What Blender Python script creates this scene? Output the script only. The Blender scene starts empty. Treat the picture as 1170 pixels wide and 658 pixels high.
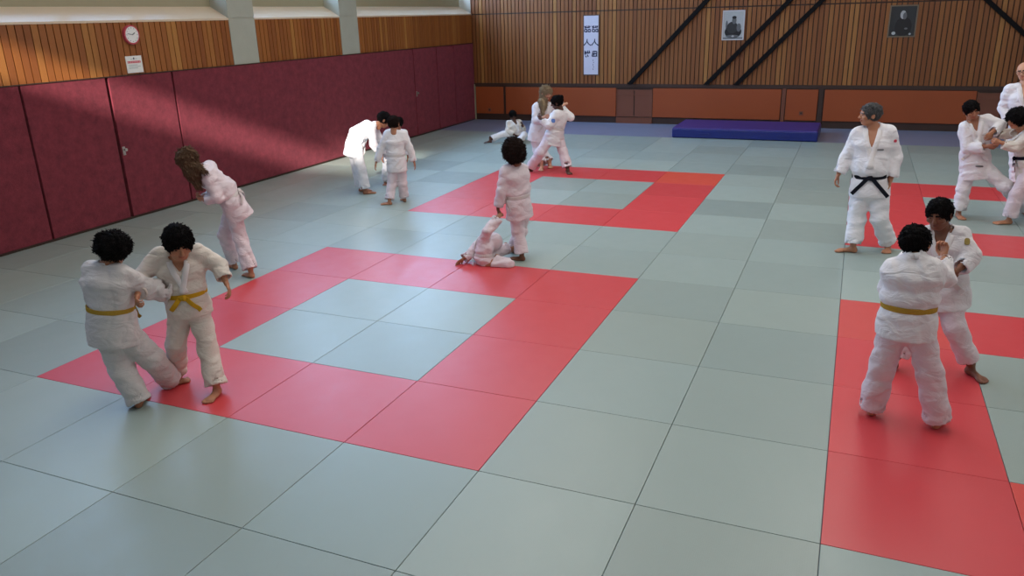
import bpy, math
import numpy as np
from mathutils import Matrix, Vector

# ------------------------------------------------------------------ camera, light, exposure
SC = bpy.context.scene
COL = SC.collection
CAM_LOC = np.array([5.9182, -3.8069, 2.6767])
CAM_ROT = (1.23730, 0.02651, 0.40080)
FPX = 895.08
cam_d = bpy.data.cameras.new('camera'); cam = bpy.data.objects.new('camera', cam_d); COL.objects.link(cam)
cam.location = CAM_LOC; cam.rotation_euler = CAM_ROT
cam_d.sensor_width = 36; cam_d.lens = 36 * FPX / 1170; cam_d.clip_end = 200
SC.camera = cam
SC.view_settings.view_transform = 'Standard'; SC.view_settings.look = 'None'
SC.view_settings.gamma = 1; SC.view_settings.use_curve_mapping = False
SC.view_settings.exposure = 0.0
SC.cycles.use_denoising = True
SC.cycles.max_bounces = 8; SC.cycles.diffuse_bounces = 4; SC.cycles.sample_clamp_indirect = 6

world = bpy.data.worlds.new('sky'); SC.world = world; world.use_nodes = True
world.node_tree.nodes['Background'].inputs[0].default_value = (0.55, 0.72, 1.0, 1)
world.node_tree.nodes['Background'].inputs[1].default_value = 1.2

def light(name, kind, loc, energy, color, **kw):
    l = bpy.data.lights.new(name, kind); l.energy = energy; l.color = color
    for k, v in kw.items():
        if k not in ('direction',): setattr(l, k, v)
    o = bpy.data.objects.new(name, l); COL.objects.link(o); o.location = loc
    if 'direction' in kw:
        o.rotation_euler = Vector(kw['direction']).to_track_quat('-Z', 'Y').to_euler()
    return o
SUN_DIR = (-0.30, 1.0, -0.38)
light('sun', 'SUN', (8, -12, 9), 10.0, (1.0, 0.93, 0.84), direction=SUN_DIR, angle=math.radians(1.3))
# daylight in the left window bays (y0, y1)
BAYS = [(-6.9, -1.95), (-1.3, 1.2), (1.85, 6.97), (7.6, 10.13), (10.76, 16.1)]
for a, b in BAYS:
    light('window_and_fill_light', 'AREA', (-4.45, (a + b) / 2, 4.65), (b - a) * (9 if b < 2 else 34 if b < 7 else 100), (0.38, 0.62, 1.0),
          direction=(1, 0, -0.12), shape='RECTANGLE', size=(b - a) - 0.1, size_y=2.7)
# added warm-neutral fill from unseen area lights under the closed ceiling
for x in (1.6, 6.4):
    light('ceiling_fill', 'AREA', (x, 5.0, 6.86), 275, (1.0, 0.955, 0.885), direction=(0, 0, -1),
          shape='RECTANGLE', size=1.5, size_y=12.5)
# added fill light, out of view before the solid right wall
light('window_and_fill_light', 'AREA', (11.6, 4.0, 4.2), 75, (0.96, 0.97, 1.0), direction=(-1, 0, -0.1),
      shape='RECTANGLE', size=14, size_y=2.4)

# ------------------------------------------------------------------ materials
def srgb(r, g, b):
    f = lambda c: ((c / 255) / 12.92 if c / 255 <= 0.04045 else (((c / 255) + 0.055) / 1.055) ** 2.4)
    return (f(r), f(g), f(b), 1)
class NT:
    def __init__(s, name):
        s.m = bpy.data.materials.new(name); s.m.use_nodes = True; s.t = s.m.node_tree
        s.b = s.t.nodes['Principled BSDF']; s.out = s.t.nodes['Material Output']
    def n(s, typ, **kw):
        n = s.t.nodes.new(typ)
        for k, v in kw.items(): setattr(n, k, v)
        return n
    def l(s, a, b): s.t.links.new(a, b)
    def math(s, op, a, b=None, c=None):
        n = s.n('ShaderNodeMath', operation=op)
        for i, v in enumerate((a, b, c)):
            if v is None: continue
            if isinstance(v, (int, float)): n.inputs[i].default_value = v
            else: s.l(v, n.inputs[i])
        return n.outputs[0]
    def mix(s, f, a, b, mode='MIX'):
        n = s.n('ShaderNodeMix', data_type='RGBA', blend_type=mode)
        for i, v in ((0, f), (6, a), (7, b)):
            if isinstance(v, (int, float, tuple)): n.inputs[i].default_value = v
            else: s.l(v, n.inputs[i])
        return n.outputs[2]
    def noise(s, scale, detail=3, vec=None, rough=.55):
        n = s.n('ShaderNodeTexNoise'); n.inputs['Scale'].default_value = scale
        n.inputs['Detail'].default_value = detail; n.inputs['Roughness'].default_value = rough
        if vec is not None: s.l(vec, n.inputs['Vector'])
        return n.outputs['Fac']
    def pos(s): return s.n('ShaderNodeTexCoord').outputs['Object']
    def bump(s, h, strength=.3, dist=.01):
        n = s.n('ShaderNodeBump'); n.inputs['Strength'].default_value = strength
        n.inputs['Distance'].default_value = dist; s.l(h, n.inputs['Height']); s.l(n.outputs[0], s.b.inputs['Normal'])
def simple(name, col, rough=.6, var=.08, scale=6, bump=0, bscale=60, spec=.5, metal=0):
    t = NT(name)
    dark = tuple(c * (1 - var) for c in col[:3]) + (1,); lite = tuple(min(1, c * (1 + var)) for c in col[:3]) + (1,)
    v = t.pos()
    t.l(t.mix(t.noise(scale, 4, v), dark, lite), t.b.inputs['Base Color'])
    t.b.inputs['Roughness'].default_value = rough; t.b.inputs['Specular IOR Level'].default_value = spec
    t.b.inputs['Metallic'].default_value = metal
    if bump: t.bump(t.noise(bscale, 3, v), bump, .01)
    return t.m
_gi = {}
def cloth(name, col, strength=.58):
    if name in _gi: return _gi[name]
    t = NT(name); v = t.pos()
    dark = tuple(c * .93 for c in col[:3]) + (1,)
    t.l(t.mix(t.noise(7, 3, v), dark, col), t.b.inputs['Base Color'])
    t.b.inputs['Roughness'].default_value = .92; t.b.inputs['Specular IOR Level'].default_value = .15
    mp = t.n('ShaderNodeMapping'); mp.inputs['Scale'].default_value = (1, 1, 1.9); t.l(v, mp.inputs[0])
    nz = t.n('ShaderNodeTexNoise'); nz.inputs['Scale'].default_value = 7; nz.inputs['Detail'].default_value = 3
    nz.inputs['Distortion'].default_value = 1.1; t.l(mp.outputs[0], nz.inputs['Vector'])
    fine = t.noise(150, 2, v)
    h = t.math('ADD', nz.outputs['Fac'], t.math('MULTIPLY', fine, .05))
    t.bump(h, strength, .035)
    _gi[name] = t.m
    return t.m
def skin_mat(name, col):
    if name in _gi: return _gi[name]
    t = NT(name); v = t.pos()
    t.l(t.mix(t.noise(14, 3, v), tuple(c * .88 for c in col[:3]) + (1,), col), t.b.inputs['Base Color'])
    t.b.inputs['Roughness'].default_value = .55; t.b.inputs['Subsurface Weight'].default_value = .08
    t.b.inputs['Subsurface Scale'].default_value = .01; t.bump(t.noise(120, 2, v), .08, .003)
    _gi[name] = t.m
    return t.m
def hair_mat(name, col):
    if name in _gi: return _gi[name]
    t = NT(name); v = t.pos()
    mp = t.n('ShaderNodeMapping'); mp.inputs['Scale'].default_value = (3, 3, .7); t.l(v, mp.inputs[0])
    t.l(t.mix(t.noise(30, 3, mp.outputs[0]), tuple(c * .55 for c in col[:3]) + (1,), col), t.b.inputs['Base Color'])
    t.b.inputs['Roughness'].default_value = .75; t.b.inputs['Specular IOR Level'].default_value = .12; t.bump(t.noise(70, 4, mp.outputs[0]), .8, .012)
    _gi[name] = t.m
    return t.m

def mat_surface(name, col, rough=.29):
    """vinyl cover of a judo mat: fine rice-straw embossing, each mat its own tint by object"""
    t = NT(name); v = t.pos()
    oi = t.n('ShaderNodeObjectInfo')
    base = t.mix(1.0, col, oi.outputs['Color'], 'MULTIPLY')
    sc = t.noise(2.2, 5, v, .65)
    base = t.mix(t.math('MULTIPLY', sc, .22), base, tuple(c * .72 for c in col[:3]) + (1,))
    t.l(base, t.b.inputs['Base Color'])
    rr = t.math('ADD', t.math('MULTIPLY', t.noise(5, 3, v), .16), rough)
    t.l(rr, t.b.inputs['Roughness'])
    w = t.n('ShaderNodeTexWave', wave_type='BANDS', bands_direction='X'); w.inputs['Scale'].default_value = 28
    t.l(v, w.inputs['Vector'])
    t.bump(t.math('ADD', t.math('MULTIPLY', w.outputs['Fac'], .4), t.noise(260, 2, v)), .12, .003)
    t.b.inputs['Specular IOR Level'].default_value = .65
    return t.m
def board_mat(name, axis, pitch, cols, off=0.0, rough=.5):
    """boards whose tone changes from board to board along an axis"""
    t = NT(name); v = t.pos(); sx = t.n('ShaderNodeSeparateXYZ'); t.l(v, sx.inputs[0])
    a = sx.outputs[axis]
    idx = t.math('FLOOR', t.math('DIVIDE', t.math('ADD', a, off), pitch))
    wn = t.n('ShaderNodeTexWhiteNoise', noise_dimensions='1D'); t.l(idx, wn.inputs['W'])
    wn2 = t.n('ShaderNodeTexWhiteNoise', noise_dimensions='1D'); t.l(t.math('ADD', idx, 71.3), wn2.inputs['W'])
    c = t.mix(wn.outputs['Value'], cols[0], cols[1])
    c = t.mix(t.math('POWER', wn2.outputs['Value'], 8), c, cols[2])
    mp = t.n('ShaderNodeMapping'); mp.inputs['Scale'].default_value = (1, 1, .08); t.l(v, mp.inputs[0])
    g = t.noise(40, 4, mp.outputs[0])
    c = t.mix(t.math('MULTIPLY', g, .45), c, tuple(x * .5 for x in cols[0][:3]) + (1,))
    t.l(c, t.b.inputs['Base Color']); t.b.inputs['Roughness'].default_value = rough
    t.bump(g, .15, .004)
    return t.m
M = {}
M['mat_green'] = mat_surface('sage_vinyl', srgb(153, 168, 162))
M['mat_red'] = mat_surface('red_vinyl', srgb(210, 68, 73))
M['blue_floor'] = simple('blue_grey_lino', srgb(122, 132, 158), .38, .1, 3)
M['concrete'] = simple('pale_concrete', srgb(170, 170, 156), .8, .08, 5, .25, 40)
M['plaster'] = simple('cream_plaster', srgb(206, 200, 186), .85, .04, 2)
M['sill'] = simple('tan_sill_board', srgb(220, 196, 168), .34, .06, 3, spec=.9)
M['winframe'] = simple('weathered_frame', srgb(158, 150, 122), .6, .06, 6)
M['rail'] = simple('dark_brown_rail', srgb(58, 36, 26), .55, .1, 6)
M['orange'] = simple('rust_orange_board', srgb(152, 70, 28), .5, .1, 1.3)
M['brown'] = simple('brown_board', srgb(118, 68, 48), .5, .1, 2)
M['beam'] = simple('blackened_steel', srgb(16, 13, 14), .7, .1, 6, spec=.15)
M['metal'] = simple('brushed_metal', srgb(180, 178, 170), .35, .05, 8, metal=.8)
M['black'] = simple('black_plastic', srgb(22, 22, 24), .5, .05, 8)
M['white'] = simple('white_card', srgb(232, 230, 226), .6, .02, 6)
M['clockred'] = simple('pink_red_plastic', srgb(196, 78, 92), .4, .04, 6)
M['redink'] = simple('red_print', srgb(205, 62, 84), .7, .03, 6)
M['ink'] = simple('navy_ink', srgb(34, 36, 70), .7, .05, 10)
M['greyink'] = simple('pale_print', srgb(160, 172, 170), .7, .03, 6)
M['scrollpaper'] = simple('scroll_paper', srgb(206, 202, 216), .8, .03, 4)
M['scrollback'] = simple('scroll_mount', srgb(96, 72, 62), .8, .05, 4)
M['frame_grey'] = simple('aged_frame', srgb(112, 98, 80), .5, .08, 10)
M['frame_white'] = simple('white_frame', srgb(196, 192, 192), .5, .04, 10)
M['ph_dark'] = simple('photo_dark', srgb(44, 46, 48), .4, .2, 30)
M['ph_mid'] = simple('photo_mid', srgb(98, 100, 102), .4, .15, 30)
M['ph_lite'] = simple('photo_light', srgb(176, 178, 178), .4, .1, 30)
M['crash_top'] = simple('purple_blue_vinyl', srgb(60, 44, 122), .5, .08, 4, .15, 30)
M['crash_side'] = simple('royal_blue_vinyl', srgb(26, 38, 112), .35, .12, 4, .3, 9)
M['gold'] = simple('gold_print', srgb(150, 128, 60), .6, .05, 10)
M['patchblue'] = simple('blue_print', srgb(96, 130, 200), .7, .05, 10)
def carpet():
    t = NT('maroon_carpet'); v = t.pos()
    a = t.noise(7.0, 6, v, .8); b = t.noise(38, 4, v, .8)
    a = t.math('MULTIPLY_ADD', a, 2.4, -.7); c = t.mix(a, srgb(92, 28, 38), srgb(142, 52, 64)); c = t.mix(t.math('MULTIPLY', b, .5), c, srgb(104, 36, 50))
    t.l(c, t.b.inputs['Base Color']); t.b.inputs['Roughness'].default_value = .95
    t.b.inputs['Sheen Weight'].default_value = .25; t.b.inputs['Sheen Roughness'].default_value = .5
    t.b.inputs['Sheen Tint'].default_value = srgb(210, 120, 140)
    t.bump(b, .5, .01)
    return t.m
M['carpet'] = carpet()
WOOD = (srgb(142, 80, 36), srgb(168, 102, 46), srgb(190, 132, 66))
M['wood_left'] = board_mat('left_cladding', 1, .105, WOOD, 20)
M['wood_far'] = board_mat('far_cladding', 0, .105, (srgb(130, 74, 34), srgb(154, 94, 44), srgb(176, 120, 60)), 20)
def glass():
    t = NT('window_glass'); tr = t.n('ShaderNodeBsdfTransparent'); gl = t.n('ShaderNodeBsdfGlossy')
    gl.inputs['Roughness'].default_value = .02; lw = t.n('ShaderNodeLayerWeight'); lw.inputs[0].default_value = .08
    mx = t.n('ShaderNodeMixShader'); t.l(lw.outputs['Fresnel'], mx.inputs[0]); t.l(tr.outputs[0], mx.inputs[1]); t.l(gl.outputs[0], mx.inputs[2])
    t.l(mx.outputs[0], t.out.inputs[0]); return t.m
M['glass'] = glass()

# ------------------------------------------------------------------ mesh helpers
def link_mesh(name, V, F, mats, parent=None, origin=(0, 0, 0), smooth=False, mi=None):
    V = np.asarray(V, float) - np.asarray(origin, float)
    me = bpy.data.meshes.new(name)
    me.from_pydata([tuple(v) for v in V], [], [tuple(int(i) for i in f) for f in F])
    for m in (mats if isinstance(mats, (list, tuple)) else [mats]): me.materials.append(m)
    if smooth: me.polygons.foreach_set('use_smooth', [True] * len(me.polygons))
    if mi is not None: me.polygons.foreach_set('material_index', np.asarray(mi, dtype=np.int32))
    me.update(); me.validate()
    o = bpy.data.objects.new(name, me); COL.objects.link(o)
    if parent is not None:
        o.parent = parent; o.location = Vector(origin) - Vector(parent_world(parent))
    else: o.location = origin
    return o
_W = {}
def parent_world(o):
    w = Vector((0, 0, 0))
    while o is not None: w = w + o.location; o = o.parent
    return w
class MB:
    def __init__(s): s.V = []; s.F = []; s.MI = []
    def add(s, V, F, mi=0):
        n = len(s.V); s.V += [tuple(v) for v in V]; s.F += [tuple(n + i for i in f) for f in F]; s.MI += [mi] * len(F); return s
    def box(s, x0, y0, z0, x1, y1, z1, mi=0, bev=0):
        if bev:
            b = bev; pts = []
            import itertools
            bm = box_bev(x0, y0, z0, x1, y1, z1, b); return s.add(bm[0], bm[1], mi)
        V = [(x0, y0, z0), (x1, y0, z0), (x1, y1, z0), (x0, y1, z0), (x0, y0, z1), (x1, y0, z1), (x1, y1, z1), (x0, y1, z1)]
        return s.add(V, [(0, 3, 2, 1), (4, 5, 6, 7), (0, 1, 5, 4), (1, 2, 6, 5), (2, 3, 7, 6), (3, 0, 4, 7)], mi)
    def prism(s, poly, axis, a, b, mi=0):
        """poly: 2D points in the two other axes (in order), extruded along axis from a to b"""
        n = len(poly); V = []
        for t in (a, b):
            for p in poly:
                q = list(p); q.insert(axis, t); V.append(q)
        F = [tuple(range(n)), tuple(range(2 * n - 1, n - 1, -1))] + [(i, i + n, (i + 1) % n + n, (i + 1) % n) for i in range(n)]
        return s.add(V, F, mi)
    def cyl(s, c, axis, r, h, n=32, mi=0, r2=None):
        r2 = r if r2 is None else r2; V = []
        for t, rr in ((0, r), (h, r2)):
            for i in range(n):
                a = 2 * math.pi * i / n; q = [rr * math.cos(a), rr * math.sin(a)]; q.insert(axis, t)
                V.append([c[k] + q[k] for k in range(3)])
        F = [tuple(range(n)), tuple(range(2 * n - 1, n - 1, -1))] + [(i, i + n, (i + 1) % n + n, (i + 1) % n) for i in range(n)]
        return s.add(V, F, mi)
    def build(s, name, mats, parent=None, origin=(0, 0, 0), fix=True, smooth=False):
        o = link_mesh(name, s.V, s.F, mats, parent, origin, smooth, s.MI)
        if fix:
            import bmesh
            bm = bmesh.new(); bm.from_mesh(o.data); bmesh.ops.recalc_face_normals(bm, faces=bm.faces); bm.to_mesh(o.data); bm.free()
        return o
def box_bev(x0, y0, z0, x1, y1, z1, b):
    import bmesh
    bm = bmesh.new(); bmesh.ops.create_cube(bm, size=1)
    for v in bm.verts:
        v.co = Vector((x0 + (v.co.x + .5) * (x1 - x0), y0 + (v.co.y + .5) * (y1 - y0), z0 + (v.co.z + .5) * (z1 - z0)))
    bmesh.ops.bevel(bm, geom=bm.edges[:], offset=b, segments=3, affect='EDGES', profile=.5)
    bm.verts.index_update()
    V = [tuple(v.co) for v in bm.verts]; F = [tuple(v.index for v in f.verts) for f in bm.faces]; bm.free()
    return V, F
def struct(o): o['kind'] = 'structure'; return o
def tag(o, label, cat, group=None):
    o['label'] = label; o['category'] = cat
    if group: o['group'] = group
    return o
def empty(name, loc):
    o = bpy.data.objects.new(name, None); COL.objects.link(o); o.location = loc; o.empty_display_size = .1; return o

# ------------------------------------------------------------------ room shell
XL, YF, XR, YB, ZC = -3.75, 16.2, 11.9, -7.0, 7.0
struct(MB().box(XL - .7, YB - .3, -.25, XR + .3, YF + .4, -.04).build('floor', M['blue_floor']))
struct(MB().box(XL, 14.0, -.04, XR, YF, 0.0).build('floor_edge', M['blue_floor']))
struct(MB().box(XL - .9, YB - .3, ZC, XR + .3, YF + .4, ZC + .2).build('ceiling', M['plaster']))
struct(MB().box(XR, YB - .3, -.04, XR + .3, YF + .4, ZC).build('wall_right', M['plaster']))
# back wall with the high slot window the sun comes through
SX0, SX1, SZ0, SZ1 = -1.3, 3.2, 5.86, 6.80
SXM, SZM = 1.3, 6.42
b = MB()
b.box(XL - .9, YB - .2, -.04, SX0, YB, ZC); b.box(SX1, YB - .2, -.04, XR, YB, ZC)
b.box(SX0, YB - .2, -.04, SX1, YB, SZ0); b.box(SX0, YB - .2, SZ1, SX1, YB, ZC); b.box(SX0, YB - .2, SZM, SXM, YB, SZ1)
struct(b.build('wall_back', M['plaster']))
w = struct(MB().box(SX0, YB - .13, SZ0, SXM, YB - .12, SZM).box(SXM, YB - .13, SZ0, SX1, YB - .12, SZ1).build('window_6', M['glass']))
f = MB()
for x in (SX0, SX1 - .04): f.box(x, YB - .16, SZ0, x + .04, YB - .08, SZ1)
f.build('window_frame', M['winframe'], w)

# left wall: masonry core, columns, timber cladding, carpeted lower panels
b = MB(); b.box(XL - .75, YB, -.04, XL - .06, YF, 2.74)
b.box(XL - .75, YB, 6.05, XL - .02, YF, ZC)
wl = struct(b.build('wall_left', M['plaster']))
cols = [(-1.95, -1.3), (1.2, 1.85), (6.97, 7.6), (10.13, 10.76)]
for a, c in cols:
    m = MB(); m.box(XL - .72, a, 2.03, XL + .012, c, 2.765); m.box(XL - .72, a, 2.785, XL + .012, c, 6.05); m.box(XL - .72, a + .004, 2.76, XL + .004, c - .004, 2.79)
    struct(m.build('wall_left_column', M['concrete']))
PITCH = .105
def clad_left(y0, y1, z0, z1):
    m = MB(); m.box(XL - .06, y0, z0, XL - .022, y1, z1, 1)
    k0 = math.floor((y0 + 20) / PITCH); k = k0
    while k * PITCH - 20 < y1:
        a = max(y0, k * PITCH - 20 + .007); c = min(y1, (k + 1) * PITCH - 20 - .007)
        if c - a > .01: m.box(XL - .022, a, z0, XL, c, z1)
        k += 1
    return m
for i, (a, c) in enumerate([(YB, -1.95), (-1.3, 1.2), (1.85, 6.97), (7.6, 10.13), (10.76, YF)]):
    struct(clad_left(a, c, 2.03, 2.745).build('wall_left_cladding', [M['wood_left'], M['rail']]))
    s = MB(); s.prism([(XL - .35, 2.97), (XL + .01, 2.775), (XL + .01, 2.745), (XL - .35, 2.745)], 1, a, c)
    # prism poly is (x,z) for axis y
    struct(s.build('window_%d_sill' % (i + 1), M['sill']))
    # window: frame rails and mullions with glass
    m = MB(); m.box(XL - .44, a, 2.90, XL - .34, c, 3.16); m.box(XL - .44, a, 5.95, XL - .34, c, 6.05)
    n = max(2, round((c - a) / 1.3))
    for k in range(n + 1):
        y = a + (c - a) * k / n; m.box(XL - .43, max(a, y - .035), 3.16, XL - .35, min(c, y + .035), 5.95)
    m.box(XL - .42, a, 4.5, XL - .36, c, 4.56)
    wn = struct(MB().box(XL - .395, a, 3.16, XL - .389, c, 5.95).build('window_%d' % (i + 1), M['glass']))
    m.build('window_frame', M['winframe'], wn)
# carpet panels
PJ = [(YB, .5), (.5, 1.77), (1.77, 3.06), (3.09, 4.35), (4.40, 5.55), (5.58, 12.92), (12.95, 14.07), (14.10, 15.01), (15.04, YF - .02)]
doors = {3: 1, 4: 2, 6: 3}
for i, (a, c) in enumerate(PJ):
    if i < 2: a += .015; c -= .015
    V, F = box_bev(XL - .055, a, .03, XL + .028, c, 2.02, .008)
    if i in doors:
        o = struct(MB().add(V, F).build('door_%d' % doors[i], M['carpet']))
        yy = {3: None, 4: 4.44, 6: 12.99}[i]
        if yy:
            h = MB(); h.box(XL + .028, yy - .022, .93, XL + .034, yy + .022, 1.05); h.cyl((XL + .034, yy, 1.01), 0, .012, .045, 12)
            h.cyl((XL + .062, yy, 1.01), 0, .022, .022, 16); h.cyl((XL + .034, yy, .945), 0, .014, .008, 14)
            h.build('door_handle', M['metal'], o)
    else:
        struct(MB().add(V, F).build('wall_left_panel', M['carpet']))
struct(MB().box(XL - .06, YB, .0, XL - .03, YF, 2.03).build('wall_left_backing', M['rail']))
m = MB(); m.box(XL - .03, YB, 2.02, XL + .034, YF, 2.034); struct(m.build('trim_1', M['rail']))
struct(MB().box(XL - .03, YB, 0, XL + .02, YF, .028).build('baseboard_left', M['rail']))

# far wall
struct(MB().box(XL - .7, YF + .06, -.04, XR + .3, YF + .4, ZC).build('wall_far', M['plaster']))
m = MB()
m.box(XL, YF + .02, .985, XR, YF + .06, ZC, 1)
for z0, z1 in ((.985, 2.74), (2.77, 5.4), (5.42, ZC)):
    k = math.floor((XL + 20) / PITCH)
    while k * PITCH - 20 < XR:
        a = max(XL, k * PITCH - 20 + .011); c = min(XR, (k + 1) * PITCH - 20 - .011)
        if c - a > .01: m.box(a, YF - .012, z0, c, YF + .03, z1)
        k += 1
struct(m.build('wall_far_cladding', [M['wood_far'], M['rail']]))
m = MB(); m.box(XL, YF - .03, .90, XR, YF + .06, .985); struct(m.build('trim_2', M['rail']))
struct(MB().box(XL, YF - .0, 0, XR, YF + .06, .92).build('baseboard_far', M['rail']))
for a, c in ((-3.68, -2.86), (-2.79, .29), (1.25, 4.32), (4.44, 5.14), (5.28, 8.36), (9.35, XR)):
    V, F = box_bev(a, YF - .035, .17, c, YF - .002, .885, .005)
    struct(MB().add(V, F).build('wall_far_panel', M['orange']))
for a, c in ((.30, 1.235), (8.38, 9.33)):
    m = MB(); m.box(a, YF - .018, .19, a + .02, YF - .002, .86); m.box(c - .02, YF - .018, .19, c, YF - .002, .86)
    for z in (.17, .70, .82): m.box(a, YF - .026, z, c, YF - .002, z + .022)
    mid = (a + c) / 2; m.box(a + .02, YF - .014, .19, mid - .012, YF - .002, .82); m.box(mid + .012, YF - .014, .19, c - .02, YF - .002, .82)
    m.box(a, YF - .03, .0, c, YF - .002, .15)
    struct(m.build('wall_far_recess', M['brown']))
struct(MB().box(4.34, YF - .03, .0, 4.42, YF - .002, .9).build('trim_3', M['brown']))
struct(MB().box(5.16, YF - .03, .0, 5.25, YF - .002, .9).build('trim_4', M['rail']))
struct(MB().box(XL, YF - .05, 0, XL + .05, YF + .0, .95).build('trim_5', M['winframe']))
for x, z in ((-3.28, .27), (4.80, .34)):
    V, F = box_bev(x - .045, YF - .045, z - .045, x + .045, YF - .034, z + .045, .004)
    m = MB().add(V, F); m.cyl((x, YF - .047, z), 1, .022, .003, 20, 1)
    o = m.build('power_socket', [M['brown'], M['rail']]);
    tag(o, 'small wall socket low on the orange panel ' + ('by the left corner' if x < 0 else 'above the blue crash mat'), 'socket')
# black diagonal steel braces in front of the cladding
def brace(x0, z0, x1, z1, w):
    m = MB(); m.prism([(x0, z0), (x0 + w, z0), (x1 + w, z1), (x1, z1)], 1, YF - .085, YF - .013)
    return m.build('steel_brace', M['beam'])
def up(x0, x1, z1=4.2): # lower end at z .985, slope from (x0,.985) to (x1,2.87)
    s = (x1 - x0) / 1.885; return (x0, .985, x0 + s * (z1 - .985), z1)
for (x0, x1, lab) in ((.55, 2.33, 'leftmost black diagonal brace, rising right from beside the scroll'),
                      (2.46, 4.25, 'black diagonal brace rising right just beneath the pale-framed portrait'),
                      (3.17, 4.96, 'black diagonal brace rising right between the two framed portraits')):
    a = up(x0 + .03, x1 + .03); tag(brace(*a, .135), lab, 'brace', 'diagonal braces on the far wall')
tag(brace(10.18, .985, 6.55, 4.2, .135), 'rightmost black diagonal brace, sloping down to the right above the orange panels', 'brace', 'diagonal braces on the far wall')

struct(MB().box(XL, YF - .10, 4.2, XR, YF - .013, 4.42).build('trim_6', M['beam']))

# ------------------------------------------------------------------ judo mats
RINGS = [(0, 0), (0, 6), (6, 0), (6, 6)]
RLAB = {(0, 0): 'near left red square', (0, 6): 'far left red square', (6, 0): 'near right red square', (6, 6): 'far right red square'}
def ring_of(u, v):
    for r in RINGS:
        i, j = u - r[0], v - r[1]
        if 0 <= i < 4 and 0 <= j < 4 and (i in (0, 3) or j in (0, 3)): return r, i, j
    return None
rng = np.random.RandomState(11)
TONE = {(4, 7): .84, (4, 6): 1.06, (4, 8): 1.08, (4, 9): 1.05, (4, 10): .86, (3, 11): .98, (1, 10): 1.14, (3, 10): .98, (2, 10): 1.15,
        (5, 8): .9, (5, 9): .88, (5, 10): .96, (5, 7): 1.05, (5, 6): .92, (5, 5): 1.03, (5, 4): .95, (4, 5): .98, (4, 4): 1.02,
        (-1, 3): 1.05, (-2, 8): 1.15, (-2, 9): .9, (-1, 9): 1.15, (-1, 7): 1.1, (-1, 8): .9, (-3, 7): 1.05, (-1, 4): 1.1,
        (0, 4): .95, (1, 5): .96, (0, 5): 1.08, (3, 0): .95, (-2, 0): 1.08, (-1, 0): .9, (-2, 1): 1.0}
RT = {(0, 6, 3, 3): (1.1, 1.5, .8), (6, 0, 1, 0): (1.1, 1.3, .9), (0, 0, 2, 0): (1.03, 1.2, 1.25), (0, 0, 1, 3): (1.03, 1.1, 1.2), (0, 6, 1, 0): (1.05, 1.25, 1.2),
      (0, 0, 0, 0): (.95, .9, 1.15), (0, 0, 0, 1): (.95, .95, 1.15), (6, 0, 0, 3): (1.0, 1.25, .95), (0, 0, 0, 3): (1, 1.0, 1.15)}
GAP = .002
mat_mesh = {}
def mat_obj(u, v, w, red):
    key = (round(w, 3), red)
    if key not in mat_mesh:
        V, F = box_bev(GAP, GAP, -.04, w - GAP, 1 - GAP, 0.0, .0025)
        o = MB().add(V, F).build('judo_mat', M['mat_red' if red else 'mat_green']); mat_mesh[key] = o.data
        o.location = (u, v, 0); return o
    o = bpy.data.objects.new('judo_mat', mat_mesh[key]); COL.objects.link(o); o.location = (u, v, 0); return o
SIDEN = {0: 'left', 3: 'right'}
def red_label(r, i, j):
    name = RLAB[r]
    if j == 0: pos = 'near left corner' if i == 0 else 'near right corner' if i == 3 else 'near edge (%s half)' % ('left' if i == 1 else 'right')
    elif j == 3: pos = 'far left corner' if i == 0 else 'far right corner' if i == 3 else 'far edge (%s half)' % ('left' if i == 1 else 'right')
    else: pos = '%s edge (%s half)' % (SIDEN[i], 'nearer' if j == 1 else 'farther')
    return 'red judo mat, %s of the %s' % (pos, name)
for v in range(-3, 14):
    for u in list(range(-4, 12)):
        r = ring_of(u, v)
        if u == 11 and v < 0: continue
        x0, wd = (u, 1.0) if u > -4 else (XL + .03, .72)
        if u == 11: wd = .9
        o = mat_obj(x0, v, wd, bool(r))
        if r:
            c = RT.get((r[0][0], r[0][1], r[1], r[2]), tuple([1 + rng.uniform(-.05, .05)] * 3))
            o.color = (*c, 1); tag(o, red_label(*r), 'mat', 'red judo mats')
        else:
            t = TONE.get((u, v), 1 + rng.choice([-.1, -.05, 0, .04, .08])); k = rng.uniform(-.02, .02)
            o.color = (t * (1 + k), t, t * (1 - k), 1)
            inside = [q for q in RINGS if 0 < u - q[0] < 3 and 0 < v - q[1] < 3]
            if inside: lab = 'sage green judo mat inside the ' + RLAB[inside[0]]
            elif u <= -3: lab = 'sage green judo mat along the foot of the maroon left wall'
            elif v >= 12: lab = 'sage green judo mat in the far rows before the blue floor strip'
            elif v in (10, 11): lab = 'sage green judo mat just beyond the distant red squares'
            elif v < 0: lab = 'sage green judo mat in the rows nearest the camera'
            elif u in (4, 5): lab = 'sage green judo mat in the aisle between left and right red squares'
            elif v in (4, 5): lab = 'sage green judo mat in the aisle between near and far red squares'
            elif u < 0: lab = 'sage green judo mat left of the red squares, clear of the wall'
            else: lab = 'sage green judo mat right of the right-hand red squares'
            tag(o, lab, 'mat', 'green judo mats')

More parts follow.
